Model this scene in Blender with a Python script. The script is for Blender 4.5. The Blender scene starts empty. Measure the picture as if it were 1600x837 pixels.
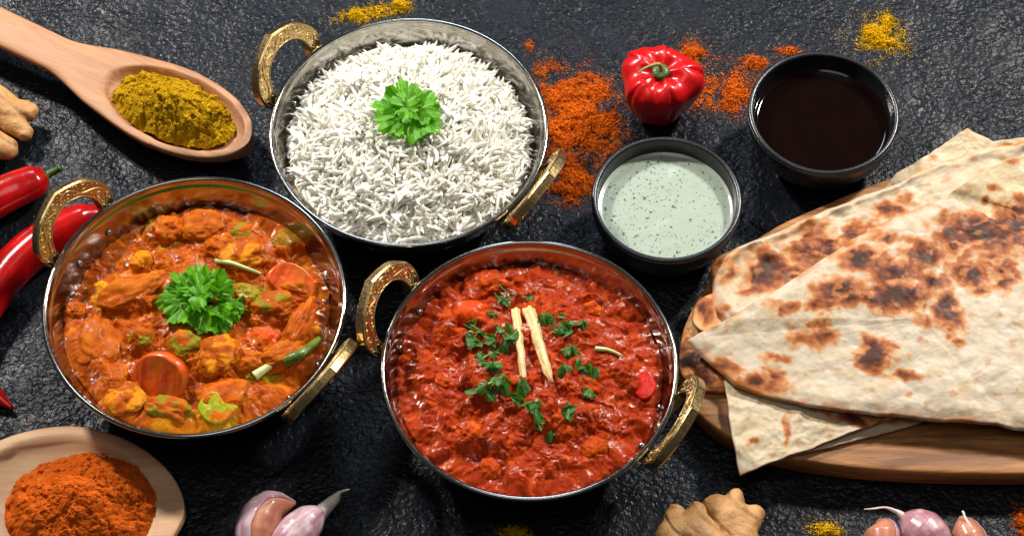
import bpy, bmesh, math, random
import numpy as np
from mathutils import Vector, Matrix

random.seed(7)
RNG = np.random.default_rng(7)
SC = bpy.context.scene
COL = SC.collection
U = 0.01                                   # every length below is written in centimetres

# ------------------------------------------------------------------ camera, world, lamps, exposure
PITCH, DIST, FPX = math.radians(58.3), 110.0, 3575.0
CAM = np.array([0, -DIST*math.cos(PITCH), DIST*math.sin(PITCH)])
cd = bpy.data.cameras.new('camera'); cam = bpy.data.objects.new('camera', cd); COL.objects.link(cam)
cam.location = Vector(CAM)*U
cam.rotation_euler = (math.pi/2-PITCH, 0, 0)
cd.sensor_width = 36; cd.lens = 36*FPX/1600; cd.clip_start = 0.02; cd.clip_end = 50
SC.camera = cam

def lin(r, g, b, a=1.0):
    f = lambda c: (c/255/12.92) if c/255 <= .04045 else ((c/255+.055)/1.055)**2.4
    return (f(r), f(g), f(b), a)

w = bpy.data.worlds.new('World'); SC.world = w; w.use_nodes = True
w.node_tree.nodes['Background'].inputs[0].default_value = (1.0, .97, .93, 1)
w.node_tree.nodes['Background'].inputs[1].default_value = 0.06

def area(name, loc, target, size, power, color):
    ld = bpy.data.lights.new(name, 'AREA'); ld.shape = 'DISK'; ld.size = size*U; ld.energy = power; ld.color = color
    o = bpy.data.objects.new(name, ld); COL.objects.link(o); o.location = Vector(loc)*U
    o.rotation_euler = (Vector(target)-Vector(loc)).to_track_quat('-Z', 'Y').to_euler()
    return o
area('key_lamp', (-62, 62, 84), (-2, -2, 0), 12, 17, (1, .96, .9))
area('key_lamp', (66, 58, 84), (4, -2, 0), 12, 16, (1, .96, .9))
area('softbox', (0, 120, 118), (0, 0, 0), 34, 6, (.66, .82, 1.0))
area('added_fill', (0, -30, 150), (0, 0, 0), 80, 3.2, (1, .98, .96))  # added fill with no seen source, brightens the front of the rice
SC.cycles.use_denoising = True; SC.cycles.use_adaptive_sampling = False
SC.view_settings.view_transform = 'Standard'; SC.view_settings.look = 'None'
SC.view_settings.exposure = 0.0; SC.view_settings.gamma = 1.0

# ------------------------------------------------------------------ helpers
def P(px, py, z=0.0):
    """photo pixel -> point (cm) on the level plane at height z"""
    d = np.array([(px-800)/FPX, 0, 0]) + np.array([0, math.cos(PITCH), -math.sin(PITCH)]) \
        - np.array([0, math.sin(PITCH), math.cos(PITCH)])*((py-418.5)/FPX)
    return CAM + d*((z-CAM[2])/d[2])

def link(o, parent=None):
    COL.objects.link(o)
    if parent is not None: o.parent = parent
    return o
def tag(o, label=None, cat=None, group=None, kind=None):
    if label: o['label'] = label
    if cat: o['category'] = cat
    if group: o['group'] = group
    if kind: o['kind'] = kind
    return o
def empty(name, loc=(0, 0, 0), rot=(0, 0, 0), parent=None):
    o = bpy.data.objects.new(name, None); o.empty_display_size = .01
    o.location = Vector(loc)*U; o.rotation_euler = rot
    return link(o, parent)
def data(name, v, f, mats=(), smooth=True, attrs=None):
    """numpy verts (cm) + faces (list or int array) -> mesh data"""
    v = np.asarray(v, dtype=np.float64)*U
    me = bpy.data.meshes.new(name)
    if isinstance(f, np.ndarray):
        n, k = f.shape
        me.vertices.add(len(v)); me.vertices.foreach_set('co', v.astype(np.float32).ravel())
        me.loops.add(n*k); me.loops.foreach_set('vertex_index', f.astype(np.int32).ravel())
        me.polygons.add(n); me.polygons.foreach_set('loop_start', np.arange(0, n*k, k, dtype=np.int32))
        me.update(calc_edges=True)
    else:
        me.from_pydata([tuple(x) for x in v], [], [tuple(x) for x in f])
    me.validate()
    if smooth: me.polygons.foreach_set('use_smooth', np.ones(len(me.polygons), dtype=bool))
    for m in (mats if isinstance(mats, (list, tuple)) else [mats]): me.materials.append(m)
    for an, av in (attrs or {}).items():
        av = np.asarray(av, dtype=np.float32)
        if av.ndim == 1:
            a = me.attributes.new(an, 'FLOAT', 'POINT'); a.data.foreach_set('value', av)
        else:
            if av.shape[1] == 3: av = np.concatenate([av, np.ones((len(av), 1), np.float32)], 1)
            a = me.attributes.new(an, 'FLOAT_COLOR', 'POINT'); a.data.foreach_set('color', av.ravel())
    me.update()
    return me
def obj(name, v, f, mats, parent=None, smooth=True, attrs=None, loc=(0, 0, 0), rot=(0, 0, 0)):
    o = bpy.data.objects.new(name, data(name, v, f, mats, smooth, attrs))
    o.location = Vector(loc)*U; o.rotation_euler = rot
    return link(o, parent)
def copy(o, parent=None):
    c = o.copy(); return link(c, parent)

def grid_faces(nr, nc, wrap=False, off=0):
    i = np.arange(nr-1)[:, None]; j = np.arange(nc if wrap else nc-1)[None, :]
    j2 = (j+1) % nc
    return np.stack([i*nc+j, i*nc+j2, (i+1)*nc+j2, (i+1)*nc+j], -1).reshape(-1, 4)+off

# ---- numpy noise
_perm = np.random.default_rng(3).permutation(256); _perm = np.concatenate([_perm]*4)
_grad = np.random.default_rng(5).normal(size=(256, 3)); _grad /= np.linalg.norm(_grad, axis=1)[:, None]
def perlin(x, y, z=0.0, seed=0):
    x = np.asarray(x, float)+seed*17.3; y = np.asarray(y, float)+seed*5.1
    z = np.zeros_like(x)+z+seed*.37
    xi, yi, zi = np.floor(x).astype(int), np.floor(y).astype(int), np.floor(z).astype(int)
    xf, yf, zf = x-xi, y-yi, z-zi
    fu = lambda t: t*t*t*(t*(t*6-15)+10)
    u, v, w_ = fu(xf), fu(yf), fu(zf); out = 0
    for a in (0, 1):
        for b in (0, 1):
            for c in (0, 1):
                h = _perm[_perm[_perm[(xi+a) & 255]+((yi+b) & 255)]+((zi+c) & 255)]
                g = _grad[h]
                d = g[..., 0]*(xf-a)+g[..., 1]*(yf-b)+g[..., 2]*(zf-c)
                out = out+d*(u if a else 1-u)*(v if b else 1-v)*(w_ if c else 1-w_)
    return out*1.5
def fbm(x, y, z=0.0, seed=0, o=4, g=.5):
    s, a, t = 0, 1.0, 0
    for k in range(o):
        s = s+a*perlin(x*2**k, y*2**k, np.asarray(z)*2**k, seed+k*3); t += a; a *= g
    return s/t
def ridged(x, y, seed=0, o=3):
    s, a, t = 0, 1.0, 0
    for k in range(o):
        s = s+a*(1-2*np.abs(perlin(x*2**k, y*2**k, 0, seed+k))); t += a; a *= .5
    return s/t
def worley(x, y, seed=0):
    """F1 distance and a random value per cell"""
    xi, yi = np.floor(x).astype(int), np.floor(y).astype(int)
    best = np.full(x.shape, 9.0); val = np.zeros(x.shape); second = np.full(x.shape, 9.0)
    for a in (-1, 0, 1):
        for b in (-1, 0, 1):
            cx, cy = xi+a, yi+b
            h = _perm[_perm[(cx+seed*13) & 255]+((cy+seed*7) & 255)]
            jx, jy = _perm[h]/256., _perm[h+57]/256.
            d = np.hypot(cx+jx-x, cy+jy-y)
            near = d < best
            second = np.where(near, best, np.minimum(second, d))
            val = np.where(near, _perm[h+111]/256., val); best = np.where(near, d, best)
    return best, second, val
def sst(a, b, x):
    t = np.clip((x-a)/(b-a), 0, 1); return t*t*(3-2*t)
def smax(a, b, k):
    h = np.clip(.5+.5*(a-b)/k, 0, 1); return b*(1-h)+a*h+k*h*(1-h)

# ---- materials
class NT:
    def __init__(s, name):
        s.m = bpy.data.materials.new(name); s.m.use_nodes = True
        s.t = s.m.node_tree; s.b = s.t.nodes['Principled BSDF']; s.out = s.t.nodes['Material Output']
        s._co = None
    def n(s, typ, **kw):
        o = s.t.nodes.new('ShaderNode'+typ)
        for k, v in kw.items(): setattr(o, k, v)
        return o
    def l(s, a, b): s.t.links.new(a, b)
    def put(s, sock, v):
        if hasattr(v, 'is_linked') or hasattr(v, 'links'): s.l(v, sock)
        else: sock.default_value = v
    def co(s, scale=(1, 1, 1), rot=(0, 0, 0)):
        if s._co is None: s._co = s.n('TexCoord').outputs['Object']
        mp = s.n('Mapping'); s.l(s._co, mp.inputs[0])
        mp.inputs['Scale'].default_value = tuple(100*c for c in scale); mp.inputs['Rotation'].default_value = rot
        return mp.outputs[0]
    def noise(s, vec, scale=1, detail=4, rough=.55, dist=0.0):
        o = s.n('TexNoise'); s.l(vec, o.inputs['Vector'])
        o.inputs['Scale'].default_value = scale; o.inputs['Detail'].default_value = detail
        o.inputs['Roughness'].default_value = rough; o.inputs['Distortion'].default_value = dist
        return o.outputs['Fac']
    def vor(s, vec, scale=1, feature='F1', out='Distance'):
        o = s.n('TexVoronoi', feature=feature); s.l(vec, o.inputs['Vector']); o.inputs['Scale'].default_value = scale
        return o.outputs[out]
    def ramp(s, fac, stops):
        o = s.n('ValToRGB'); s.l(fac, o.inputs[0]); e = o.color_ramp.elements
        e[0].position, e[0].color = stops[0]; e[1].position, e[1].color = stops[-1]
        for p, c in stops[1:-1]:
            x = e.new(p); x.color = c
        return o.outputs[0]
    def rng(s, fac, a, b, lo=0., hi=1.):
        o = s.n('MapRange'); s.l(fac, o.inputs[0])
        for k, v in zip((1, 2, 3, 4), (a, b, lo, hi)): o.inputs[k].default_value = v
        return o.outputs[0]
    def mix(s, fac, a, b, mode='MIX'):
        o = s.n('Mix', data_type='RGBA', blend_type=mode)
        s.put(o.inputs[0], fac); s.put(o.inputs[6], a); s.put(o.inputs[7], b)
        return o.outputs[2]
    def math(s, op, a, b=0.0):
        o = s.n('Math', operation=op); s.put(o.inputs[0], a); s.put(o.inputs[1], b); return o.outputs[0]
    def attr(s, name, out='Color'):
        o = s.n('Attribute'); o.attribute_name = name; return o.outputs[out]
    def bump(s, h, dist_cm=.02, strength=1.0, prev=None):
        o = s.n('Bump'); s.l(h, o.inputs['Height']); o.inputs['Strength'].default_value = strength
        o.inputs['Distance'].default_value = dist_cm*U
        if prev is not None: s.l(prev, o.inputs['Normal'])
        return o.outputs[0]
    def fin(s, color=None, rough=.5, normal=None, metal=0., spec=.5, sss=0., sr=(1, .5, .3), sscale=.1, coat=0., coat_r=.1, sheen=0.):
        b = s.b.inputs
        if color is not None: s.put(b['Base Color'], color)
        s.put(b['Roughness'], rough); b['Metallic'].default_value = metal; s.put(b['Specular IOR Level'], spec)
        if normal is not None: s.l(normal, b['Normal'])
        if sss:
            b['Subsurface Weight'].default_value = sss; b['Subsurface Radius'].default_value = sr
            b['Subsurface Scale'].default_value = sscale*U
        if coat: b['Coat Weight'].default_value = coat; b['Coat Roughness'].default_value = coat_r
        return s.m
M = {}
def m_slate():
    t = NT('black_slate'); c = t.co()
    w1 = t.noise(t.co((1, 1.25, 1), (0, 0, .2)), 3.5, 2, .45, .6); big = t.noise(c, .16, 4, .6); mid = t.noise(c, .6, 5, .6)
    v = t.vor(t.co((1, 1.4, 1), (0, 0, .4)), 3.4, 'SMOOTH_F1')
    flat = t.rng(t.noise(c, .35, 3, .5), .35, .6, .35, 1.0)
    h = t.math('MULTIPLY', t.math('ADD', t.math('MULTIPLY', w1, 1.2), t.math('MULTIPLY', v, .45)), flat)
    nb = t.bump(mid, .3, .5); nb = t.bump(h, .10, 1.0, nb)
    col = t.mix(t.rng(big, .4, .65), lin(14, 18, 25), lin(23, 25, 30))
    dust = t.math('MULTIPLY', t.rng(t.noise(c, 1.5, 6, .7), .56, .74), t.rng(t.noise(c, .22, 2, .5), .46, .62, .15, 1.))
    col = t.mix(dust, col, lin(72, 62, 57))
    scr = t.math('MULTIPLY', t.rng(t.noise(t.co((.5, 6, 1), (0, 0, .5)), 1.2, 3, .6), .70, .76), .5)
    col = t.mix(scr, col, lin(70, 70, 74))
    r = t.rng(mid, .3, .7, .28, .42)
    return t.fin(col, r, nb, spec=.17)
def m_steel():
    t = NT('polished_steel'); c = t.co()
    return t.fin(t.mix(t.noise(c, 1.5, 3), lin(146, 143, 138), lin(168, 165, 160)), t.rng(t.noise(c, 9, 4, .6), .3, .8, .11, .19),
                 t.bump(t.noise(c, .7, 2), .02, .12), metal=1.)
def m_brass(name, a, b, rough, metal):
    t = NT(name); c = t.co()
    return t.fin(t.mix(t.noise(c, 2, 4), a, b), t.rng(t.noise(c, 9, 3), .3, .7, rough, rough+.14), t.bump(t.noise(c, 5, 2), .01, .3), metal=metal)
def m_attr_food(name, rough=(.3, .5), bscale=5, bd=.03):
    t = NT(name); c = t.co(); a = t.attr('Col')
    n1 = t.noise(c, bscale, 4, .6); n2 = t.noise(c, bscale*.3, 4, .6)
    col = t.mix(t.rng(n1, .4, .7, 0, .5), a, t.mix(1., a, lin(246, 200, 100), 'MULTIPLY'))
    sp = t.rng(t.vor(t.co((1, 1, 1), (.3, .2, .5)), 5.0), .07, .13, 1, 0); gate = t.rng(n2, .5, .54)
    col = t.mix(t.math('MULTIPLY', sp, gate), col, lin(48, 16, 4))
    g = t.noise(c, 15, 3, .6); col = t.mix(t.rng(g, .52, .68, 0, .5), col, t.mix(1., a, lin(250, 214, 150), 'MULTIPLY'))
    col = t.mix(t.rng(g, .30, .42, .45, 0), col, t.mix(1., a, lin(150, 110, 90), 'MULTIPLY'))
    nb = t.bump(n2, bd*1.5, .6); nb = t.bump(n1, bd, .7, nb); nb = t.bump(g, .022, .8, nb)
    t.fin(col, .55, nb, spec=.08)
    film = t.n('BsdfGlossy'); film.inputs['Color'].default_value = (1, .95, .88, 1); t.l(t.rng(n2, .35, .65, .14, .32), film.inputs['Roughness'])
    t.l(t.bump(n2, bd*1.2, .5), film.inputs['Normal'])
    fr = t.n('Fresnel'); fr.inputs['IOR'].default_value = 1.4
    mx = t.n('MixShader'); t.l(t.math('MULTIPLY', fr.outputs[0], t.rng(n2, .50, .64, .02, .48)), mx.inputs[0])
    t.l(t.b.outputs[0], mx.inputs[1]); t.l(film.outputs[0], mx.inputs[2]); t.l(mx.outputs[0], t.out.inputs[0])
    return t.m
def m_wood(name, a, b, axis_rot=0., rough=.55, scale=1., pores=.5):
    t = NT(name)
    c = t.co((.16*scale, 1.5*scale, 1.2*scale), (0, 0, axis_rot)); cf = t.co((.6*scale, 9*scale, 7*scale), (0, 0, axis_rot))
    g = t.noise(c, 1.3, 6, .62, .8); f = t.noise(cf, 1.6, 4, .6)
    col = t.mix(t.rng(g, .32, .68), a, b)
    dark = tuple(x*.45 for x in a[:3])+(1,)
    col = t.mix(t.math('MULTIPLY', t.rng(f, .56, .72), pores), col, dark)
    return t.fin(col, t.rng(g, .3, .7, rough-.08, rough+.1), t.bump(f, .02, .45), spec=.35)
def m_powder(name, a, b):
    t = NT(name); c = t.co(); n1 = t.noise(c, 22, 4, .7); n2 = t.noise(c, 3, 4, .6)
    col = t.mix(t.rng(n2, .3, .7), a, b)
    return t.fin(col, .95, t.bump(n1, .045, .9), spec=.08)
def m_simple(name, a, b, scale=3, rough=.4, bd=.01, bscale=12, **kw):
    t = NT(name); c = t.co()
    return t.fin(t.mix(t.rng(t.noise(c, scale, 4, .6), .3, .7), a, b), rough, t.bump(t.noise(c, bscale, 3), bd, .6), **kw)
def m_leaf(name, a, b, veincol):
    t = NT(name); c = t.co()
    col = t.mix(t.rng(t.noise(c, 3, 3), .3, .7), a, b)
    col = t.mix(t.attr('vein', 'Fac'), col, veincol)
    m = t.fin(col, t.rng(t.noise(c, 6, 3), .3, .7, .28, .5), t.bump(t.noise(c, 9, 3), .03, .6), spec=.5)
    tr = t.n('BsdfTranslucent'); t.l(t.mix(1., col, (1.3, 1.35, .5, 1), 'MULTIPLY'), tr.inputs[0])
    mx = t.n('MixShader'); mx.inputs[0].default_value = .38
    t.l(t.b.outputs[0], mx.inputs[1]); t.l(tr.outputs[0], mx.inputs[2]); t.l(mx.outputs[0], t.out.inputs[0])
    return m
def m_bread():
    t = NT('flatbread'); c = t.co(); a = t.attr('Col')
    n1 = t.noise(c, 2.2, 4, .6); n2 = t.noise(c, 14, 3, .6)
    col = t.mix(t.rng(n1, .38, .66, 0, .3), a, t.mix(1., a, lin(226, 200, 156), 'MULTIPLY'))
    nb = t.bump(n1, .06, .5); nb = t.bump(n2, .014, .5, nb)
    return t.fin(col, t.rng(n1, .3, .7, .45, .65), nb, spec=.3, sss=.2, sr=(1, .7, .45), sscale=.15)
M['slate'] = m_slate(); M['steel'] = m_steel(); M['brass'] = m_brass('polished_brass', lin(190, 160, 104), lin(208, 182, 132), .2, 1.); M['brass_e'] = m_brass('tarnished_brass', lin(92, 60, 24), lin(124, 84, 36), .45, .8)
M['scroll'] = m_brass('raised_brass', lin(196, 166, 110), lin(214, 186, 136), .3, .9)
M['veg'] = m_attr_food('vegetable_curry_sauce'); M['red'] = m_attr_food('tomato_curry_sauce', bscale=6)
M['rice'] = m_simple('cooked_rice', lin(232, 227, 211), lin(243, 240, 230), 2, .36, .006, 20, sss=.35, sr=(1, .95, .85), sscale=.12, spec=.45)
M['rice_bed'] = m_simple('packed_rice', lin(226, 206, 158), lin(240, 226, 186), 4, .6, .08, 9)  # beige puts warm shade into the gaps between the grains
M['ceramic'] = m_simple('black_glazed_ceramic', lin(22, 23, 26), lin(30, 31, 35), 2, .27, .012, 16, spec=.55)
M['spoonwood'] = m_wood('pale_beech_wood', lin(158, 110, 76), lin(190, 140, 102), 0, .5, 1., .4)
M['scoopwood'] = m_wood('light_maple_wood', lin(184, 140, 104), lin(208, 168, 130), 0, .55, 1., .35)
M['board'] = m_wood('acacia_board_wood', lin(112, 68, 32), lin(184, 128, 74), .06, .5, .9, .85)
M['turmeric'] = m_powder('yellow_curry_powder', lin(160, 120, 8), lin(192, 150, 20))
M['turm_spill'] = m_powder('bright_turmeric', lin(214, 162, 6), lin(236, 190, 24))
M['paprika'] = m_powder('orange_chilli_powder', lin(178, 72, 12), lin(202, 98, 26))
M['pap_spill'] = m_powder('spilled_chilli_powder', lin(214, 92, 14), lin(234, 124, 32))
M['chilli'] = m_simple('red_chilli_skin', lin(132, 4, 6), lin(196, 14, 10), .7, .2, .02, 3, spec=.5, sss=.1, sr=(1, .1, .05), coat=.3, coat_r=.14)
M['pepper'] = m_simple('red_pepper_skin', lin(196, 10, 16), lin(210, 20, 24), 2, .28, .03, 2.5, spec=.45, sss=.15, sr=(1, .1, .06), sscale=.2, coat=.25, coat_r=.15)
M['stalk'] = m_simple('green_stalk', lin(40, 70, 20), lin(76, 104, 36), 4, .4, .02, 12)
M['stem'] = m_simple('pale_stem', lin(120, 130, 50), lin(170, 166, 90), 4, .45, .02, 12)
def m_ginger():
    t = NT('ginger_skin'); c = t.co(); n = t.noise(c, 1.4, 5, .6)
    wv = t.n('TexWave', wave_type='BANDS', bands_direction='DIAGONAL'); t.l(c, wv.inputs['Vector'])
    wv.inputs['Scale'].default_value = .32; wv.inputs['Distortion'].default_value = 5; wv.inputs['Detail'].default_value = 3; wv.inputs['Detail Scale'].default_value = .7
    ln = t.math('MULTIPLY', t.rng(wv.outputs['Fac'], .0, .09, 1, 0), t.rng(n, .42, .55))
    col = t.mix(t.rng(n, .32, .68), lin(172, 120, 68), lin(206, 158, 100))
    col = t.mix(t.math('MULTIPLY', ln, .6), col, lin(110, 66, 34)); col = t.mix(t.rng(t.noise(c, 7, 3), .64, .72, 0, .6), col, lin(122, 80, 46))
    nb = t.bump(t.math('SUBTRACT', t.noise(c, 8, 4, .65), ln), .06, .7)
    return t.fin(col, t.rng(n, .3, .7, .38, .55), nb, sss=.08, sr=(1, .6, .3), spec=.4)
M['ginger'] = m_ginger()
M['parsley'] = m_leaf('parsley_leaf', lin(74, 146, 14), lin(112, 184, 26), lin(156, 214, 70))
M['coriander'] = m_leaf('coriander_leaf', lin(44, 92, 22), lin(84, 136, 46), lin(104, 150, 84))
M['bread'] = m_bread()
# ------------------------------------------------------------------ setting
xs = np.linspace(-75, 75, 3); ys = np.linspace(-75, 75, 3)
gx, gy = np.meshgrid(xs, ys)
tag(obj('tabletop', np.stack([gx.ravel(), gy.ravel(), 0*gx.ravel()], 1), grid_faces(3, 3), M['slate'], smooth=False), kind='structure')

# ------------------------------------------------------------------ generic shapes
def lathe(prof, n=128, closed=False):
    """prof: list of (r, z) -> verts, faces"""
    p = np.array(prof); a = np.linspace(0, 2*np.pi, n, endpoint=False)
    v = np.stack([p[:, 0:1]*np.cos(a), p[:, 0:1]*np.sin(a), np.repeat(p[:, 1:2], n, 1)], -1).reshape(-1, 3)
    return v, grid_faces(len(p), n, True)
def frames(pts):
    pts = np.asarray(pts, float); t = np.gradient(pts, axis=0); t /= np.linalg.norm(t, axis=1)[:, None]
    n = np.zeros_like(t); ref = np.array([0, 0, 1.]) if abs(t[0, 2]) < .9 else np.array([1., 0, 0])
    for i in range(len(t)):
        ref = ref-t[i]*ref.dot(t[i]); ref /= np.linalg.norm(ref); n[i] = ref
    return t, n, np.cross(t, n)
def spline(pts, n):
    p = np.asarray(pts, float); m = len(p)
    q = np.vstack([2*p[0]-p[1], p, 2*p[-1]-p[-2]])
    out = []
    for s in np.linspace(0, m-1-1e-9, n):
        i = int(s); f = s-i; a, b, c, d = q[i], q[i+1], q[i+2], q[i+3]
        out.append(.5*((2*b)+(c-a)*f+(2*a-5*b+4*c-d)*f*f+(3*b-a-3*c+d)*f**3))
    return np.array(out)
def tube(pts, rad, n=12, caps=True):
    pts = np.asarray(pts, float); t, u, v = frames(pts); a = np.linspace(0, 2*np.pi, n, endpoint=False)
    rad = np.broadcast_to(np.asarray(rad, float), (len(pts),)) if np.ndim(rad) < 2 else rad
    rr = rad[:, None]*np.ones(n) if np.ndim(rad) == 1 else rad
    V = pts[:, None]+rr[..., None]*(u[:, None]*np.cos(a)[:, None]+v[:, None]*np.sin(a)[:, None])
    F = [tuple(x) for x in grid_faces(len(pts), n, True)]
    if caps: F += [tuple(range(n-1, -1, -1)), tuple(range((len(pts)-1)*n, len(pts)*n))]
    return V.reshape(-1, 3), F
def join(parts):
    V, F, o = [], [], 0
    for v, f in parts:
        V.append(np.asarray(v)); F += [tuple(int(i)+o for i in x) for x in f]; o += len(v)
    return np.concatenate(V), F
def polar(outline, center, nr, pw=.75):
    """fan grid from centre to a closed outline: xyz arrays (nr+1, n, 3) and s"""
    o = np.asarray(outline, float); s = np.linspace(0, 1, nr+1)**pw
    return np.asarray(center)[None, None]+s[:, None, None]*(o[None]-np.asarray(center)[None, None]), s
def resample(pts, n, smooth=True):
    p = np.asarray(pts, float); q = np.vstack([p, p[:1]]) 
    if smooth:
        m = len(p); qq = []
        for i in range(m):
            a, b, c, d = p[i-1], p[i], p[(i+1) % m], p[(i+2) % m]
            for f in np.linspace(0, 1, 12, endpoint=False):
                qq.append(.5*((2*b)+(c-a)*f+(2*a-5*b+4*c-d)*f*f+(3*b-a-3*c+d)*f**3))
        q = np.array(qq+[qq[0]])
    L = np.concatenate([[0], np.cumsum(np.linalg.norm(np.diff(q, axis=0), axis=1))])
    s = np.linspace(0, L[-1], n, endpoint=False)
    return np.stack([np.interp(s, L, q[:, k]) for k in range(q.shape[1])], 1)

# ------------------------------------------------------------------ metal serving bowls
RIMZ = 4.8
def wall_r(z, R): return R*(.60+.385*np.clip((np.asarray(z)-.15)/(RIMZ-.15), 0, 1)**.62)
def bowl_place(l, r, t, b, z=RIMZ):
    cx = (l+r)/2; mid = (t+b)/2
    R = (P(r, mid, z)[0]-P(l, mid, z)[0])/2
    c = np.array([P(cx, mid, z)[0], (P(cx, t, z)[1]+P(cx, b, z)[1])/2, 0])
    return c, R
def handle_mesh():
    outer = [(-1.3, -.1), (-1.85, .35), (-2.35, 1.2), (-2.3, 2.1), (-1.65, 2.95), (-.85, 3.38), (0, 3.66)]
    outer = spline(outer, 22)[:, :2]; outer = np.vstack([outer, (outer*[-1, 1])[::-1][1:]])
    inner = [(-.8, -.05), (-1.15, .45), (-1.5, 1.15), (-1.42, 1.85), (-.98, 2.42), (-.5, 2.68), (0, 2.76)]
    inner = spline(inner, 22)[:, :2]; inner = np.vstack([inner, (inner*[-1, 1])[::-1][1:]])
    n = len(outer); th = .23; bv = .06
    def ring(o, i):  # profile loop round the band: 8 points
        d = o-i; d = d/np.linalg.norm(d, axis=1)[:, None]*bv
        return [(i, th-bv), (i+d, th), (o-d, th), (o, th-bv), (o, -th+bv), (o-d, -th), (i+d, -th), (i, -th+bv)]
    V = np.zeros((n, 8, 3))
    for k, (p, zz) in enumerate(ring(outer, inner)): V[:, k, 0] = p[:, 0]; V[:, k, 1] = p[:, 1]; V[:, k, 2] = zz
    F = [tuple(x) for x in grid_faces(n, 8, True)]+[tuple(range(7, -1, -1)), tuple(range((n-1)*8, n*8))]
    return V.reshape(-1, 3), F
HM = None
def scroll_mesh():
    outer = spline([(-1.85, .35), (-2.35, 1.2), (-2.3, 2.1), (-1.65, 2.95), (-.85, 3.38), (0, 3.66)], 40)[:, :2] if False else None
    o_ = spline([(-1.85, .35, 0), (-2.35, 1.2, 0), (-2.3, 2.1, 0), (-1.65, 2.95, 0), (-.85, 3.38, 0), (0, 3.66, 0)], 60)[:, :2]; o_ = np.vstack([o_, (o_*[-1, 1])[::-1][1:]])
    i_ = spline([(-1.15, .45, 0), (-1.5, 1.15, 0), (-1.42, 1.85, 0), (-.98, 2.42, 0), (-.5, 2.68, 0), (0, 2.76, 0)], 60)[:, :2]; i_ = np.vstack([i_, (i_*[-1, 1])[::-1][1:]])
    n = len(o_); at = lambda s_, v_: (lambda k: np.array([np.interp(k, np.arange(n), i_[:, q]*(1-v_)+o_[:, q]*v_) for q in (0, 1)]))(np.clip(s_, 0, 1)*(n-1))
    parts = []
    def line(pts, r=.034): parts.append(tube([(p_[0], p_[1], .235) for p_ in pts], r, 5))
    S = np.linspace(.0, 1, 110)
    line([at(q, .07) for q in S], .03); line([at(q, .90) for q in S], .03)
    N = 8
    line([at(q, .48+.22*math.sin(q*2*math.pi*N/2)) for q in S], .045)
    for k in range(N):
        sc = (k+.5)/N; side = 1 if k % 2 else -1
        c0 = at(sc, .48+side*-.0-side*.22*(1 if k % 2 == 0 else 1)*(-1)*-1) if False else at(sc, .48-.16*math.sin(sc*2*math.pi*N/2))
        line([c0+(.05+.17*u_)*np.array([math.cos(side*u_*8.5+sc*9), math.sin(side*u_*8.5+sc*9)]) for u_ in np.linspace(0, 1, 22)], .032)
        for d_ in (-.030, .030):
            p0 = at(sc+d_, .30 if side > 0 else .68); p1 = at(sc+d_*1.9, .14 if side > 0 else .84); line([p0, (p0+p1)/2+.03, p1], .036)
        for d_ in (-.048, 0, .048):
            p0 = at(sc+d_, .80 if side > 0 else .20); p1 = at(sc+d_*1.25, .66 if side > 0 else .32); line([p0, p1], .034)
    return join(parts)
def metal_bowl(c, R, angs, label):
    global HM
    root = empty('serving_bowl', c); tag(root, label, 'bowl', 'round steel serving bowls with brass handles')
    zz = np.linspace(.15, RIMZ-.12, 26)
    prof = [(0, .0), (R*.52, .0), (R*.585, .04)]+[(float(wall_r(z, R)), z) for z in zz]
    rim = [(R*.985+.06*math.cos(a)-.01, RIMZ-.06+.11*math.sin(a)) for a in np.linspace(-1.2, math.pi+.9, 12)]
    rim = [(R-.10+.115*math.cos(a), RIMZ-.10+.115*math.sin(a)) for a in np.linspace(-1.4, math.pi+.6, 14)]
    inn = [(float(wall_r(z, R))-.13, z) for z in zz[::-1][1:]]+[(R*.55, .16), (0, .16)]
    v, f = lathe(prof+rim+inn, 160)
    obj('bowl_body', v, f, M['steel'], root)
    if HM is None:
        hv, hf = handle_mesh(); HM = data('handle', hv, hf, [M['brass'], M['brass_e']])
        SV = scroll_mesh(); RV.append(data('engraved_scrolls', *SV, M['scroll']))
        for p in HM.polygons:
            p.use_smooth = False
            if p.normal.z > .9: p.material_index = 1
        rv, rf = lathe([(.17, 0), (.17, .05), (.14, .1), (.07, .13), (0, .135)], 20); RV[0] = data('rivet', rv, rf, M['steel'])
    for a in angs:
        a = math.radians(a); o = Vector((math.cos(a), math.sin(a), 0)); tt = math.radians(25)
        wdir = Vector((0, 0, math.cos(tt)))+o*math.sin(tt); nin = -o*math.cos(tt)+Vector((0, 0, math.sin(tt))); u = wdir.cross(nin)
        base = o*(float(wall_r(RIMZ-1.5, R))+.3)+Vector((0, 0, RIMZ-1.3))
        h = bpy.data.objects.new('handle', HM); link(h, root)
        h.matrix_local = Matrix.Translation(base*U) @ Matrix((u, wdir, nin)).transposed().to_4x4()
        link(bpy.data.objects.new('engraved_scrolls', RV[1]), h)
        for s in (-1, 1):
            aa = a+s*1.15/R; oo = Vector((math.cos(aa), math.sin(aa), 0)); z = RIMZ-1.05
            slope = math.radians(22); nn = -oo*math.cos(slope)+Vector((0, 0, math.sin(slope)))
            r = bpy.data.objects.new('rivet', RV[0]); link(r, root)
            r.matrix_local = Matrix.Translation((oo*(float(wall_r(z, R))-.15)+Vector((0, 0, z)))*U) @ nn.to_track_quat('Z', 'Y').to_matrix().to_4x4()
    return root
RV = [None]
cR, RR = bowl_place(420, 857, 23, 390); cV, RVg = bowl_place(66, 541, 279, 678); cF, RF = bowl_place(594, 1060, 375, 780)
metal_bowl(cR, RR, (149, -31), 'steel bowl with brass handles holding the white rice')
metal_bowl(cV, RVg, (145, -35), 'steel bowl with brass handles holding the orange vegetable curry')
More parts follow.
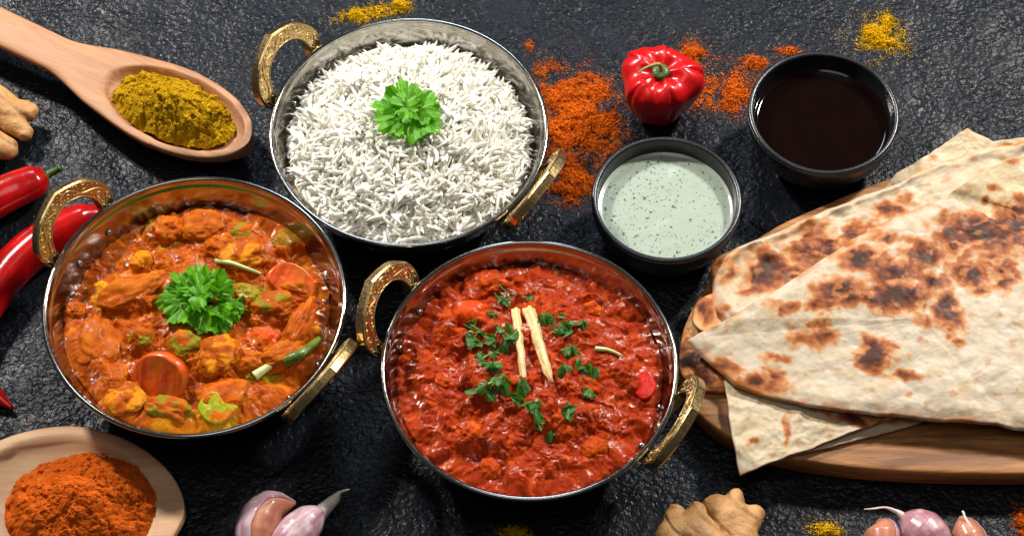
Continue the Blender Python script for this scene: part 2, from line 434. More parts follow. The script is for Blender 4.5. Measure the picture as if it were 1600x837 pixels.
metal_bowl(cF, RF, (156, -25), 'steel bowl with brass handles holding the red tomato curry')

# ------------------------------------------------------------------ curries
def food_disc(R, ze, nr, na, hfun):
    a = np.linspace(0, 2*np.pi, na, endpoint=False); s = np.linspace(0, 1, nr)**.8
    re = float(wall_r(ze, R))-.11
    x = s[:, None]*re*np.cos(a); y = s[:, None]*re*np.sin(a)
    return x, y, np.repeat(s[:, None], na, 1), re
def fit(x, y, h, R):
    r = np.hypot(x, y)+1e-9; q = (wall_r(h, R)-.115)/r; s_ = np.linspace(0, 1, x.shape[0])[:, None]**.8
    k = np.where(q < 1, q, 1+(q-1)*sst(.88, 1, s_)); return x*k, y*k, h
def mound(s, ze, top, p=2.0): return ze+(top-ze)*(1-s**p)

def surf2(x, y, h, p): return float(h.ravel()[np.argmin((x-p[0])**2+(y-p[1])**2)])
def food_chunk(name, root, mt, loc, rad, rot, seed, c0, c1, c2, core=None):
    bm = bmesh.new(); bmesh.ops.create_icosphere(bm, subdivisions=5, radius=1)
    v = np.array([q.co[:] for q in bm.verts]); f = np.array([[q.index for q in g.verts] for g in bm.faces]); bm.free()
    lim = 6.15-max(rad[0], rad[1])*1.05; rr = math.hypot(loc[0], loc[1])
    if rr > lim: loc = (loc[0]*lim/rr, loc[1]*lim/rr, loc[2])
    v = np.sign(v)*np.abs(v)**.85
    n1 = fbm(v[:, 0]*1.1, v[:, 1]*1.1, v[:, 2]*1.1, seed, 3); n2 = fbm(v[:, 0]*3, v[:, 1]*3, v[:, 2]*3, seed+7, 4)
    d = np.abs(perlin(v[:, 0]*2.2, v[:, 1]*2.2, v[:, 2]*2.2, seed+3))
    v = v*(1+.42*n1+.07*n2-.06*(d < .1)*(1-d/.1))[:, None]*np.array(rad)
    C = np.empty(v.shape); C[:] = lin(*c0)[:3]
    for w_, col in ((sst(0, .4, n1)*.6, c1), (sst(.1, .4, n2)*.6, c1), (sst(.1, .4, -n2)*.6, c2)): C = C*(1-w_[:, None])+np.array(lin(*col)[:3])*w_[:, None]
    if core is not None:
        w_ = sst(.02, .16, perlin(v[:, 0]*1.7, v[:, 1]*1.7, v[:, 2]*1.7, seed+11)+.25*n2)[:, None]; C = C*(1-w_)+np.array(lin(*core)[:3])*w_
    return obj(name, v, f, mt, root, attrs={'Col': C}, loc=loc, rot=(0, 0, rot))
def veg_curry():
    c, R, ze = cV, RVg, 3.1
    x, y, s, re = food_disc(R, ze, 230, 760, None)
    h = mound(s, ze, 3.75, 3)
    chunks = [(590,205,95,60),(715,205,110,55),(480,215,62,50),(405,312,55,50),(375,405,120,58),(262,540,82,95),(405,545,50,45),
              (640,275,70,45),(705,300,110,60),(560,350,70,50),(840,385,85,55),(800,450,90,50),(885,480,45,95),(625,595,75,62),(720,605,85,48),
              (830,575,95,40),(480,760,110,50),(645,705,95,62),(352,725,75,62),(330,640,60,60),(222,445,42,38),(540,560,60,50),(760,520,70,40),
              (470,300,50,40),(560,740,70,50),(770,690,60,45),(300,600,50,60),(820,250,60,60),(700,420,60,45)]
    rg = np.random.default_rng(2)
    wx = x+.55*fbm(x*.8, y*.8, 0, 31, 4)+.15*fbm(x*2.5, y*2.5, 0, 33, 3); wy = y+.55*fbm(x*.8, y*.8, 4, 32, 4)+.15*fbm(x*2.5, y*2.5, 5, 34, 3)
    for (cx, cy, rx, ry) in chunks:
        p = P(cx/1.86, cy/1.86+240, 3.9)-c; a, b = rx/1.86/33*1.05, ry/1.86/28*1.05
        th = rg.uniform(-.5, .5); dx, dy = wx-p[0], wy-p[1]
        e = ((dx*math.cos(th)+dy*math.sin(th))/a)**2+((-dx*math.sin(th)+dy*math.cos(th))/b)**2
        bl = mound(np.hypot(p[0], p[1])/re, ze-.1, 3.75, 2)-.75+rg.uniform(1.15, 1.65)*np.sqrt(np.clip(1.25-e, 0, None))*min(1, .55+.3*min(a, b))
        bl = np.where(e < 1.25, bl, -9)
        h = smax(h, bl, .16)
    h += .30*fbm(x*1.0, y*1.0, 0, 3, 4)+.07*ridged(wx*1.2+.6*wy, wy*1.3, 8, 2)*(1-s**6)
    d1, d2, vv = worley(wx*2.0+.5*fbm(x*2, y*2, 0, 5, 2), wy*2.0+.5*fbm(x*2, y*2, 3, 6, 2), 4)
    h += .14*(.5-d1)*sst(-.25, .3, fbm(x*.7, y*.7, 0, 12, 3))
    d1b, _, _ = worley(wx*4.2, wy*4.2, 9)
    h += .07*(.5-d1b)*sst(-.1, .3, fbm(x*.9, y*.9, 0, 15, 3))+.03*fbm(x*4, y*4, 0, 14, 3)
    h = h*(1-sst(.9, 1, s))+np.clip(h, ze-.15, ze+.35)*sst(.9, 1, s)
    n1 = fbm(x*.8, y*.8, 0, 41, 4); n2 = fbm(x*2.3, y*2.3, 0, 44, 4); n3 = fbm(x*5, y*5, 2, 47, 3)
    C = np.empty(x.shape+(3,)); C[:] = lin(166, 74, 6)[:3]
    def mixin(w_, col):
        nonlocal C
        w_ = np.clip(w_, 0, 1)[..., None]; C = C*(1-w_)+np.array(lin(*col)[:3])*w_
    mixin(sst(.0, .45, n1)*.8, (150, 62, 6)); mixin(sst(.05, .4, n2)*.7, (206, 120, 10)); mixin(sst(.12, .5, n3)*.5, (198, 112, 28))
    mixin(sst(.2, .5, -n1)*.6, (214, 140, 8)); mixin(sst(.2, .45, -n2)*.45, (128, 52, 6))
    def spot(px, py, rx, ry, col, k=1., th=0.):
        p = P(px, py, 3.9)-c; dx, dy = wx-p[0], wy-p[1]
        dx, dy = dx*math.cos(th)+dy*math.sin(th), -dx*math.sin(th)+dy*math.cos(th)
        e = np.sqrt((dx/(rx/33))**2+(dy/(ry/28))**2)+.35*n2
        mixin(sst(1.15, .75, e)*k, col)
    for q in [(262,372,14,12,(150,150,30),.8),(395,460,28,16,(142,140,34),.85),(338,635,30,22,(150,158,24),.95),(415,580,20,10,(146,152,24),.9),
              (160,462,15,22,(226,160,20),.9),(440,372,18,12,(130,120,30),.6),(255,655,14,9,(168,150,24),.7),(325,368,22,12,(138,120,26),.6),
              (390,580,20,14,(150,130,30),.6),(450,440,38,22,(216,92,14),.9),(425,520,40,10,(204,80,14),.8),(300,650,60,16,(226,140,18),.6),(215,430,22,14,(216,120,16),.8),
              (330,560,22,20,(146,130,34),.55),(250,345,20,14,(160,130,28),.5)]: spot(*q)
    x, y, h = fit(x, y, h, R)
    verts = np.stack([x, y, h], -1).reshape(-1, 3)
    root = empty('vegetable_curry', (c[0], c[1], 0)); tag(root, 'orange vegetable curry filling the leftmost steel bowl', 'curry')
    obj('curry_sauce', verts, grid_faces(*x.shape, True), M['veg'], root, attrs={'Col': C.reshape(-1, 3)})
    for k, (cx, cy, rx, ry) in enumerate(chunks[:22]):
        if cx in (560,): continue
        p = P(cx/1.86, cy/1.86+240, 3.9)-c; sc = rg.uniform(.62, .8)
        food_chunk('vegetable_chunk', root, M['veg'], (p[0]+rg.normal(0, .1), p[1]+rg.normal(0, .1), surf2(x, y, h, p)-.36), (rx/1.86/33*sc, ry/1.86/28*sc, rg.uniform(.5, .75)), rg.uniform(-.5, .5), 200+k,
                   (170,80,8), (196,112,14), (132,56,8), [None, (132,122,26), (206,96,10), (208,132,18), None][k % 5])
    return (x, y, h)
def red_curry():
    c, R, ze = cF, RF, 3.45
    x, y, s, re = food_disc(R, ze, 230, 760, None)
    h = mound(s, ze, 4.35, 2.2)
    wx = x+.6*fbm(x*.8, y*.8, 0, 61, 4)+.15*fbm(x*2.5, y*2.5, 0, 63, 3); wy = y+.6*fbm(x*.8, y*.8, 4, 62, 4)+.15*fbm(x*2.5, y*2.5, 5, 64, 3)
    rg = np.random.default_rng(9)
    for k in range(75):
        a = rg.uniform(0, 2*np.pi); r = re*math.sqrt(rg.uniform(0, .92)); px, py = r*math.cos(a), r*math.sin(a)
        ra, rb = rg.uniform(.4, 1.3), rg.uniform(.35, .8); th = rg.uniform(0, 3.14)
        dx, dy = wx-px, wy-py
        e = ((dx*math.cos(th)+dy*math.sin(th))/ra)**2+((-dx*math.sin(th)+dy*math.cos(th))/rb)**2
        bl = ze+(4.35-ze)*(1-(r/re)**2.2)-.35+rg.uniform(.4, .75)*np.sqrt(np.clip(1.2-e, 0, None))
        h = smax(h, np.where(e < 1.2, bl, -9), .14)
    h += .36*fbm(x*.7, y*.7, 0, 70, 4)+.06*ridged(wx*1.1+.5*wy, wy*1.2, 73, 2)
    d1, _, _ = worley(wx*1.7+.5*fbm(x*2, y*2, 0, 5, 2), wy*1.8, 14); h += .20*(.5-d1)
    d1b, _, _ = worley(wx*3.6, wy*3.6, 19); h += .12*(.5-d1b)*sst(-.1, .35, fbm(x*.6, y*.6, 0, 25, 3))+.03*fbm(x*4, y*4, 0, 24, 3)
    # the piece of meat standing proud, upper left of the sprig
    p = P(735, 480, 4.6)-c; e = ((wx-p[0])/.95)**2+((wy-p[1])/.7)**2; h = smax(h, np.where(e < 1.2, 4.05+.55*np.sqrt(np.clip(1.2-e, 0, None)), -9), .2)
    oil = ze-.02+.0*x; h = h*(1-sst(.9, 1, s))+np.clip(h, ze-.1, ze+.3)*sst(.9, 1, s); pool = h < oil; h = np.maximum(h, oil)
    n1 = fbm(x*.7, y*.7, 0, 81, 4); n2 = fbm(x*2.1, y*2.1, 0, 84, 4); n3 = fbm(x*5, y*5, 2, 87, 3)
    C = np.empty(x.shape+(3,)); C[:] = lin(154, 46, 5)[:3]
    def mixin(w_, col):
        nonlocal C
        w_ = np.clip(w_, 0, 1)[..., None]; C = C*(1-w_)+np.array(lin(*col)[:3])*w_
    mixin(sst(.0, .4, n1)*.7, (132, 36, 4)); mixin(sst(.08, .4, n2)*.7, (190, 78, 8)); mixin(sst(.18, .5, n3)*.5, (190, 92, 22)); mixin(sst(.2, .5, -n2)*.6, (122, 30, 4))
    mixin(pool*.85, (96, 16, 3)); mixin(sst(1.1, .8, np.sqrt(((x-p[0])/.9)**2+((y-p[1]+.1)/.6)**2))*.7, (214, 74, 12))
    x, y, h = fit(x, y, h, R)
    verts = np.stack([x, y, h], -1).reshape(-1, 3)
    root = empty('tomato_curry', (c[0], c[1], 0)); tag(root, 'glossy red tomato curry in the frontmost steel bowl', 'curry')
    obj('curry_sauce', verts, grid_faces(*x.shape, True), M['red'], root, attrs={'Col': C.reshape(-1, 3)})
    for k in range(16):
        a = rg.uniform(0, 6.28); r = re*math.sqrt(rg.uniform(.12, .8)); p = np.array([r*math.cos(a), r*math.sin(a)])
        food_chunk('meat_chunk', root, M['red'], (p[0], p[1], surf2(x, y, h, p)-.26), (rg.uniform(.45, .85), rg.uniform(.4, .6), rg.uniform(.4, .55)), rg.uniform(0, 3), 300+k, (172,60,6), (200,88,12), (136,38,4), (206,92,14) if k % 4 == 0 else None)
    return (x, y, h)
VH = veg_curry(); FH = red_curry()
def surf(H, c, X, Y):
    x, y, h = H; d = (x-(X-c[0]))**2+(y-(Y-c[1]))**2
    return float(h.ravel()[np.argmin(d)])
def on(H, c, px, py, z0):
    """world point of a photo pixel on a food surface"""
    z = z0
    for _ in range(4):
        p = P(px, py, z); z = surf(H, c, p[0], p[1])
    p = P(px, py, z); p[2] = z
    return p

# ------------------------------------------------------------------ rice
def grain_mesh(L, r, bend, seed):
    n, m = 9, 7; t = np.linspace(-1, 1, n); rr = r*np.clip(1-np.abs(t)**2.4, 0.02, None)**.6
    pts = np.stack([t*L/2, 0*t, bend*(1-t*t)], 1)
    return tube(pts, rr, m)
def rice():
    c, R, ze = cR, RR, 3.25
    re = float(wall_r(ze, R))-.12
    top = lambda r: ze+(5.0-ze)*(1-np.clip(r/re, 0, 1)**2.6)
    hz = lambda x, y: top(np.hypot(x, y))+.6*fbm(x*.6, y*.6, 0, 91, 3)*(1+0*x)+.30*fbm(x*1.5, y*1.5, 0, 95, 2)*(1-(np.hypot(x, y)/re)**4)
    root = empty('rice_heap', (c[0], c[1], 0)); tag(root, 'heap of white long grain rice in the steel bowl at the back', 'rice')
    x, y, s, _ = food_disc(R, ze, 60, 140, None)
    z = hz(x, y)-.16+.05*fbm(x*3, y*3, 0, 3, 2)
    bed_v = np.stack([x, y, z], -1).reshape(-1, 3); bed_f = grid_faces(60, 140, True)
    variants = [grain_mesh(1.3*k, .105, b, 0) for k, b in ((1, .03), (.8, .08), (1.12, .16), (.6, .02), (1, .26), (1.25, .08))]
    dats = [data('rice_grain', v, f, M['rice']) for v, f in variants]
    grains = []
    for i in range(4000):
        a = RNG.uniform(0, 2*math.pi); r = re*math.sqrt(RNG.uniform(0, 1.0))*.985; X, Y = r*math.cos(a), r*math.sin(a)
        up = RNG.uniform(-.12, .2)
        if RNG.random() < .10: up += RNG.uniform(.0, .15)
        tilt = RNG.normal(0, .42) if RNG.random() < .74 else RNG.uniform(.5, 1.1)
        if r > re*.90: tilt = RNG.normal(0, .25)
        yaw = 5*float(fbm(np.array(X*.45), np.array(Y*.45), 0, 99, 2))+RNG.normal(0, .75)
        zz = float(hz(np.array(X), np.array(Y)))+up+abs(math.sin(tilt))*.12
        mt = Matrix.Translation((X, Y, zz)) @ Matrix.Rotation(yaw, 4, 'Z') @ Matrix.Rotation(-tilt, 4, 'Y') @ Matrix.Rotation(RNG.uniform(0, 6.28), 4, 'X')
        mt = mt @ Matrix.Scale(RNG.uniform(.85, 1.1), 4)
        for e_ in (-.55, .55):
            q_ = mt @ Vector((e_, 0, 0)); rq = math.hypot(q_.x, q_.y); lim = float(wall_r(min(q_.z-.1, RIMZ), R))-.3
            if rq > lim: mt.translation -= Vector((q_.x, q_.y, 0))*((rq-lim)/rq)
        grains.append((up+abs(math.sin(tilt))*.2, int(RNG.integers(0, 6)), mt))
    grains.sort(key=lambda g: -g[0])
    for up, k, mt in grains[:300]:
        o = bpy.data.objects.new('rice_grain', dats[k]); link(o, root)
        m2 = mt.copy(); m2.translation = mt.translation*U; o.matrix_local = m2
    V, F, off = [], [], 0
    gf = [np.array([x_ for x_ in f if len(x_) == 4]) for v, f in variants]
    for up, k, mt in grains[300:]:
        v = variants[k][0]; A = np.array(mt)
        V.append(v @ A[:3, :3].T+A[:3, 3]); F.append(gf[k]+off); off += len(v)
    o = obj('rice_grains', np.concatenate(V), np.concatenate(F), M['rice'], root); tag(o, kind='stuff')
    obj('rice_bed', bed_v, bed_f, M['rice_bed'], root)
rice()
def rice_z(): return 5.15

# ------------------------------------------------------------------ herbs
def leaflet(L, lobes, teeth, ruf, seed, width=1.4, nr=10, na=61):
    rg = np.random.default_rng(seed); t_ = np.linspace(-1, 1, na); ph = t_*width; r = np.linspace(.03, 1, nr)
    R = np.full(na, .5); vein = np.zeros(na)
    for k in range(lobes):
        c0 = (k-(lobes-1)/2)*(2*width*.80/max(lobes, 1)); wd = width*.88/lobes; amp = (1 if k == (lobes-1)/2 else .93)*rg.uniform(.9, 1.06)
        u = (ph-c0)/wd
        R = np.maximum(R, amp*(.55+.45*np.clip(1-np.abs(u)**4.5, 0, 1)))
        tooth = 1-.12*np.abs(np.sin(u*math.pi*1.25+math.pi/2*0))**.8*(np.abs(u) < 1.05)
        R = np.where(np.abs(u) < 1, R*tooth, R)
        for q in (-.55, 0, .55): vein = np.maximum(vein, np.clip(1-np.abs(u-q*.9)/.14, 0, 1)*(1 if q == 0 else .6))
    R = R*L
    rr = r[:, None]*R; px_ = rr*np.sin(ph*(1-.12*r[:, None])); py_ = rr*np.cos(ph)
    z = ruf*L*(r[:, None]**2)*(np.cos(t_*math.pi*lobes*.5+rg.uniform(0, 6))+.6*np.cos(t_*math.pi*lobes*1.1+rg.uniform(0, 6)))+L*.22*r[:, None]-L*rg.uniform(.1, .4)*r[:, None]**2.4
    z = z-.05*L*vein*r[:, None]*(1-r[:, None]**3)
    v = np.stack([px_, py_, z], -1).reshape(-1, 3)
    return v, grid_faces(nr, na), (np.repeat(vein[None], nr, 0)*(1-r[:, None]*.75)*.75).ravel()
LEAF_W = 1.4
def parsley(pos, spec, label, seed):
    root = empty('parsley_sprig', pos); tag(root, label, 'parsley')
    rg = np.random.default_rng(seed)
    for k, (dx, dy, dz, L, yaw, tilt) in enumerate(spec):
        v, f, ve = leaflet(L*(1.1 if seed == 3 else .95), 3 if rg.random() < .65 else 5, 0, rg.uniform(.11, .18) if seed == 3 else rg.uniform(.16, .26), seed*31+k)
        o = obj('leaf', v, f, M['parsley'], root, attrs={'vein': ve}, loc=(dx, dy, dz))
        o.rotation_euler = (math.radians(tilt), 0, math.radians(yaw)); o.rotation_mode = 'XYZ'
        st = Vector((dx, dy, dz))
        if k % 2 == 0: obj('stem', *tube(spline([(0, 0, -.1), tuple(st*.5+Vector((0, 0, .1))), tuple(st)], 6), .05, 6), M['parsley'], root, attrs=None)
    return root
p = P(638, 180, 5.7)
parsley(p, [(-.15,.35,.28,1.25,10,28),(.35,.25,.2,1.15,-45,16),(-.4,.12,.15,1.35,78,10),(.35,-.1,.32,1.1,-100,20),(-.3,-.3,.12,1.35,128,2),(.1,-.35,.2,1.35,-172,0),(.55,-.35,.1,1.2,-130,4),(.1,.05,.45,.8,-20,30),(.0,.1,.55,.95,30,26),(.15,-.1,.6,.9,160,18),(-.05,-.05,.65,.8,-80,22),(-.55,.35,.2,1.0,100,10),(.65,.1,.25,1.0,-70,12)],
        'bright green parsley sprig on top of the white rice', 3)
p = on(VH, cV, 315, 475, 4.2); p[2] += .25
parsley(p, [(.85*a_, .85*b_, c_, L_, y_, t_) for a_, b_, c_, L_, y_, t_ in [(-.1,.6,.35,1.35,5,30),(.55,.6,.3,1.3,-40,26),(-.75,.5,.3,1.2,50,30),(-.9,0,.2,1.35,95,12),(-.7,-.4,.2,1.45,140,2),(-.1,-.25,.4,1.1,170,12),(.2,-.5,.3,1.45,-170,0),
             (.75,.2,.4,1.2,-60,22),(.9,-.2,.25,1.35,-100,5),(.95,-.55,.1,1.3,-140,-4),(.45,-.85,.1,1.3,-160,-6),(1.5,-.4,.1,1.1,-95,-4),(0,.25,.6,1.0,20,38),(.3,.1,.6,1.0,-50,38),(-.4,.1,.55,.95,80,32),(.8,-.9,0,1.2,-150,-10),
             (0,-.1,.7,.95,200,20),(.2,.3,.75,.9,-100,14),(-.3,.35,.7,.95,120,10),(.15,-.3,.65,.9,10,30),(-.5,-.1,.5,.9,30,20),(1.1,-.7,.15,1.0,-60,10),(.6,-.3,.5,.95,60,14)]],
        'curly green parsley sprig on the orange vegetable curry', 5)

scraps = [
 ([(738,510),(749,520),(734,533),(746,541)], .62, 'dark feathery coriander clump at the left end of the herbs on the red curry'),
 ([(772,492)], .45, 'tiny lone coriander leaf behind the left herbs on the red curry'),
 ([(779,516),(770,534)], .55, 'coriander leaf pair between the feathery clump and the thin ginger stick'),
 ([(795,530),(789,541)], .75, 'brightest green coriander leaf touching the thin ginger stick'),
 ([(752,563),(770,552)], .55, 'narrow coriander strip above the biggest coriander heap on the red curry'),
 ([(768,575)], .75, 'broad pale coriander leaf on the back of the biggest coriander heap'),
 ([(772,598),(754,606),(783,590),(766,618),(745,613),(785,604)], .72, 'biggest coriander heap, left of the thin ginger stick on the red curry'),
 ([(816,602)], .7, 'coriander leaf lying across the lower end of the thin ginger stick'),
 ([(806,628)], .8, 'dark flat coriander leaf just below the end of the thin ginger stick'),
 ([(832,634),(838,648),(829,642)], .62, 'coriander cluster below the two ginger sticks on the red curry'),
 ([(842,668)], .6, 'coriander leaf under the cluster below the ginger sticks'),
 ([(859,682)], .55, 'light green coriander bit, frontmost herb on the red curry'),
 ([(852,498),(862,503)], .6, 'feathery coriander bit at the top right of the thick ginger stick'),
 ([(880,497)], .42, 'tiny coriander bit behind the long coriander strip on the red curry'),
 ([(870,521),(885,516),(900,510),(909,506)], .6, 'long coriander strip right of the thick ginger stick'),
 ([(887,549),(899,552)], .58, 'pale coriander leaf pair in front of the long coriander strip'),
 ([(878,579)], .62, 'coriander leaf right beside the tip of the thick ginger stick'),
 ([(907,576),(922,589)], .62, 'coriander leaf pair, rightmost of the herbs on the red curry'),
 ([(919,615)], .66, 'folded coriander leaf in front of the rightmost leaf pair'),
 ([(892,642)], .8, 'flat coriander leaf lying alone at the right front of the red curry'),
 ([(783,469),(789,474)], .55, 'dark coriander leaf at the base of the thin herb sprig'),
 ([(829,468)], .38, 'tiny coriander bit at the tip of the thin herb sprig')]
for k, (pts, L, lab) in enumerate(scraps):
    q0 = on(FH, cF, pts[0][0], pts[0][1], 4.5); root = empty('coriander_scrap', q0); tag(root, lab, 'coriander', 'chopped coriander scattered on the red curry')
    for j, (a_, b_) in enumerate(pts):
        q = on(FH, cF, a_, b_, 4.5)-q0
        v, f, ve = leaflet(L*RNG.uniform(1.0, 1.5), 3 if (k+j) % 3 == 0 else 1, 0, .2, 400+k*9+j, 1.1 if (k+j) % 3 == 0 else .55, 8, 37)
        v[:, :2] -= v[:, :2].mean(0)
        o = obj('leaf', v, f, M['coriander'], root, attrs={'vein': ve}, loc=(q[0], q[1], q[2]+.16))
        o.rotation_euler = (math.radians(RNG.uniform(-35, 30)), math.radians(RNG.uniform(-35, 35)), RNG.uniform(0, 6.28))
    for j in range(1+len(pts)):
        a_, b_ = pts[j % len(pts)]; q = on(FH, cF, a_+RNG.normal(0, 5), b_+RNG.normal(0, 5), 4.5)-q0
        v, f, ve = leaflet(L*RNG.uniform(.7, 1.1), 1, 0, .2, 700+k*9+j, .38, 8, 15); v[:, :2] -= v[:, :2].mean(0)
        o = obj('leaf', v, f, M['coriander'], root, attrs={'vein': ve}, loc=(q[0], q[1], q[2]+.13))
        o.rotation_euler = (math.radians(RNG.uniform(-35, 30)), math.radians(RNG.uniform(-50, 50)), RNG.uniform(0, 6.28))
    if len(pts) > 1:
        qs = [on(FH, cF, a_, b_, 4.5)-q0+np.array([0, 0, .14]) for a_, b_ in pts[:3]]
        obj('stem', *tube(spline(qs, 10), .03, 6), M['stem'], root)
def stalk(name, pts, rad, mat, label, cat, H=FH, c=cF, lift=.1, taper=True):
    q = [on(H, c, a, b, 4.4)+np.array([0, 0, lift+dz]) for a, b, dz in pts]
    q = spline(q, 24); r = rad*(np.linspace(1, .55, 24) if taper else np.ones(24))
    o = obj(name, *tube(q, r, 10), mat); return tag(o, label, cat)
stalk('herb_sprig', [(776,432,.1),(782,452,.15),(800,465,.2),(830,470,.1)], .045, M['stalk'], 'thin curved green herb sprig near the back of the red curry', 'herb')
M['gingerstick'] = m_simple('fresh_cut_ginger', lin(214, 172, 96), lin(244, 222, 172), 3, .45, .05, 10, sss=.3, sr=(1, .7, .35), sscale=.15)
M['rib'] = m_simple('pale_green_rib', lin(176, 188, 110), lin(204, 206, 150), 4, .35, .02, 10)
def ginger_stick(pts, r0, label, seed):
    q = spline([on(FH, cF, a, b, 4.5)*np.array([1, 1, 0])+np.array([0, 0, z]) for a, b, z in pts], 20)
    a = np.linspace(0, 2*np.pi, 16, endpoint=False); q += np.random.default_rng(seed).normal(0, .012, q.shape)
    rr = np.array([r0*(1.0-.35*i/19)*(1 if i < 18 else .55)*(.82+.30*np.abs(np.cos(a*2+.4))**3+.10*np.sin(a*5+i*.35+seed)) for i in range(20)])
    o = obj('ginger_stick', *tube(q, rr, 16), M['gingerstick']); tag(o, label, 'ginger stick')
def top_z(px, py): return on(FH, cF, px, py, 4.5)[2]
ginger_stick([(806, 490, top_z(806, 490)+.3), (813, 550, top_z(813, 550)+.25), (821, 615, top_z(821, 615)+.1)], .2, 'thinner pale ginger stick with its end under coriander on the red curry', 1)
ginger_stick([(826, 490, top_z(826, 490)+.35), (842, 540, top_z(842, 540)+.3), (861, 600, top_z(861, 600)+.2)], .28, 'thicker pale ginger stick with a frayed tip on the red curry', 2)
stalk('cabbage_strip', [(930,546,0),(950,549,.05),(970,556,0)], .12, M['rib'], 'short pale green vegetable strip lying on the red curry', 'vegetable')
stalk('onion_strip', [(338,410,.05),(362,416,.2),(385,424,.2),(408,430,.05)], .13, M['rib'], 'pale green onion strip behind the parsley on the orange curry', 'vegetable', VH, cV)
M['bean'] = m_simple('green_pod', lin(60, 84, 22), lin(104, 122, 34), 2, .3, .02, 8)
stalk('green_pod', [(445,566,0),(470,556,.1),(500,535,.2)], .3, M['bean'], 'dark green bean pod at the right edge of the orange curry', 'vegetable', VH, cV)
stalk('green_pod', [(398,590,.05),(415,580,.15),(432,570,.1)], .24, M['rib'], 'short pale green pod piece on the orange curry below the dark pod', 'vegetable', VH, cV)

def slab(name, outline, th, mat, loc, rot, label, cat, ridges=0.):
    n = len(outline); o = resample([(a, b, 0) for a, b in outline], 64); G, s = polar(o, (0, 0, 0), 14)
    zt = th*.5*np.clip(1-np.clip((s-.9)/.1, 0, 1)**3, 0, 1)[:, None]**.5+0*G[..., 0]
    zt = zt+ridges*np.sin(G[..., 0]*8)*(1-s[:, None]**6)+.02*fbm(G[..., 0]*3, G[..., 1]*3, 0, 7, 3)
    G[..., :2] *= (1+.07*fbm(G[..., 0]*1.3, G[..., 1]*1.3, 0, int(abs(loc[0]*7)) % 50, 3))[..., None]; zt = zt+.06*fbm(G[..., 0]*1.6, G[..., 1]*1.6, 0, 9, 3)
    T = G.copy(); T[..., 2] = zt; B = G.copy(); B[..., 2] = -th*.5*np.clip(1-np.clip((s-.9)/.1, 0, 1)**3, 0, 1)[:, None]**.5
    nn = G.shape[0]*64
    f = np.concatenate([grid_faces(15, 64, True), grid_faces(15, 64, True)[:, ::-1]+nn])
    V = np.concatenate([T.reshape(-1, 3), B.reshape(-1, 3)])
    o = obj(name, V, f, mat, None, loc=loc, rot=rot); return tag(o, label, cat)
t = NT('cooked_carrot'); c_ = t.co(); gs = t.noise(t.co((3.2, .35, .6)), 1.2, 3, .5)
cs = t.noise(c_, 1.3, 5, .65)
M['carrot'] = t.fin(t.mix(t.rng(cs, .46, .62, 0, .8), t.mix(t.rng(gs, .42, .62), lin(218, 88, 6), lin(190, 60, 4)), lin(182, 92, 18)), .3, t.bump(gs, .05, .5), sss=.3, sr=(1, .35, .1), sscale=.2, spec=.5)
q = on(VH, cV, 252, 592, 4.3)
slab('carrot_slice', [(-1.1,-.75),(-1.32,.1),(-1.0,.85),(-.35,1.22),(.45,1.2),(1.1,.75),(1.32,0),(1.0,-.8),(.35,-1.2),(-.45,-1.15)], .75, M['carrot'], (q[0], q[1]-.1, q[2]+.18), (math.radians(44), math.radians(-12), math.radians(-12)),
     'thick round carrot slice on the orange curry in front of the parsley', 'carrot')
q = on(VH, cV, 455, 440, 4.0)
slab('carrot_slice', [(-1.1,-.5),(-.9,.5),(0,.85),(.9,.5),(1.2,-.3),(.4,-.8)], .5, M['carrot'], (q[0], q[1], q[2]-.02), (math.radians(10), math.radians(22), math.radians(-20)), 'flatter carrot slice half sunk in the orange curry right of the parsley', 'carrot')
def m_sauced(name, a, b, sauce, lo, hi):
    t = NT(name); c = t.co(); n = t.noise(c, 1.5, 5, .6)
    col = t.mix(t.rng(t.noise(c, 4, 3), .3, .7), a, b); col = t.mix(t.rng(n, lo, hi), col, sauce)
    return t.fin(col, .26, t.bump(n, .08, .6), sss=.15, sr=(.8, .5, .2), spec=.4)
M['greenpiece'] = m_sauced('sauced_green_pepper', lin(140, 150, 24), lin(176, 176, 40), lin(200, 100, 12), .5, .58)
q = on(VH, cV, 338, 636, 3.9)
slab('green_pepper_piece', [(-.7,-.45),(-.8,.2),(-.3,.65),(.3,.3),(.95,.35),(.75,-.4),(.1,-.75)], .28, M['greenpiece'], (q[0], q[1], q[2]+.0), (math.radians(16), math.radians(-6), math.radians(-25)), 'yellow green pepper piece at the front of the orange curry', 'vegetable')
M['redpiece'] = m_simple('red_pepper_piece', lin(200, 22, 6), lin(214, 40, 10), 3, .22, .05, 5, sss=.2, sr=(1, .15, .05))
q = on(FH, cF, 1008, 602, 3.9)
slab('red_pepper_piece', [(-.38,-.5),(-.5,.3),(.05,.62),(.42,.5),(.5,-.2),(.1,-.6)], .3, M['redpiece'], (q[0]-.05, q[1], q[2]+.0), (math.radians(14), math.radians(-14), .3), 'bright red pepper piece at the right edge of the red curry', 'vegetable')

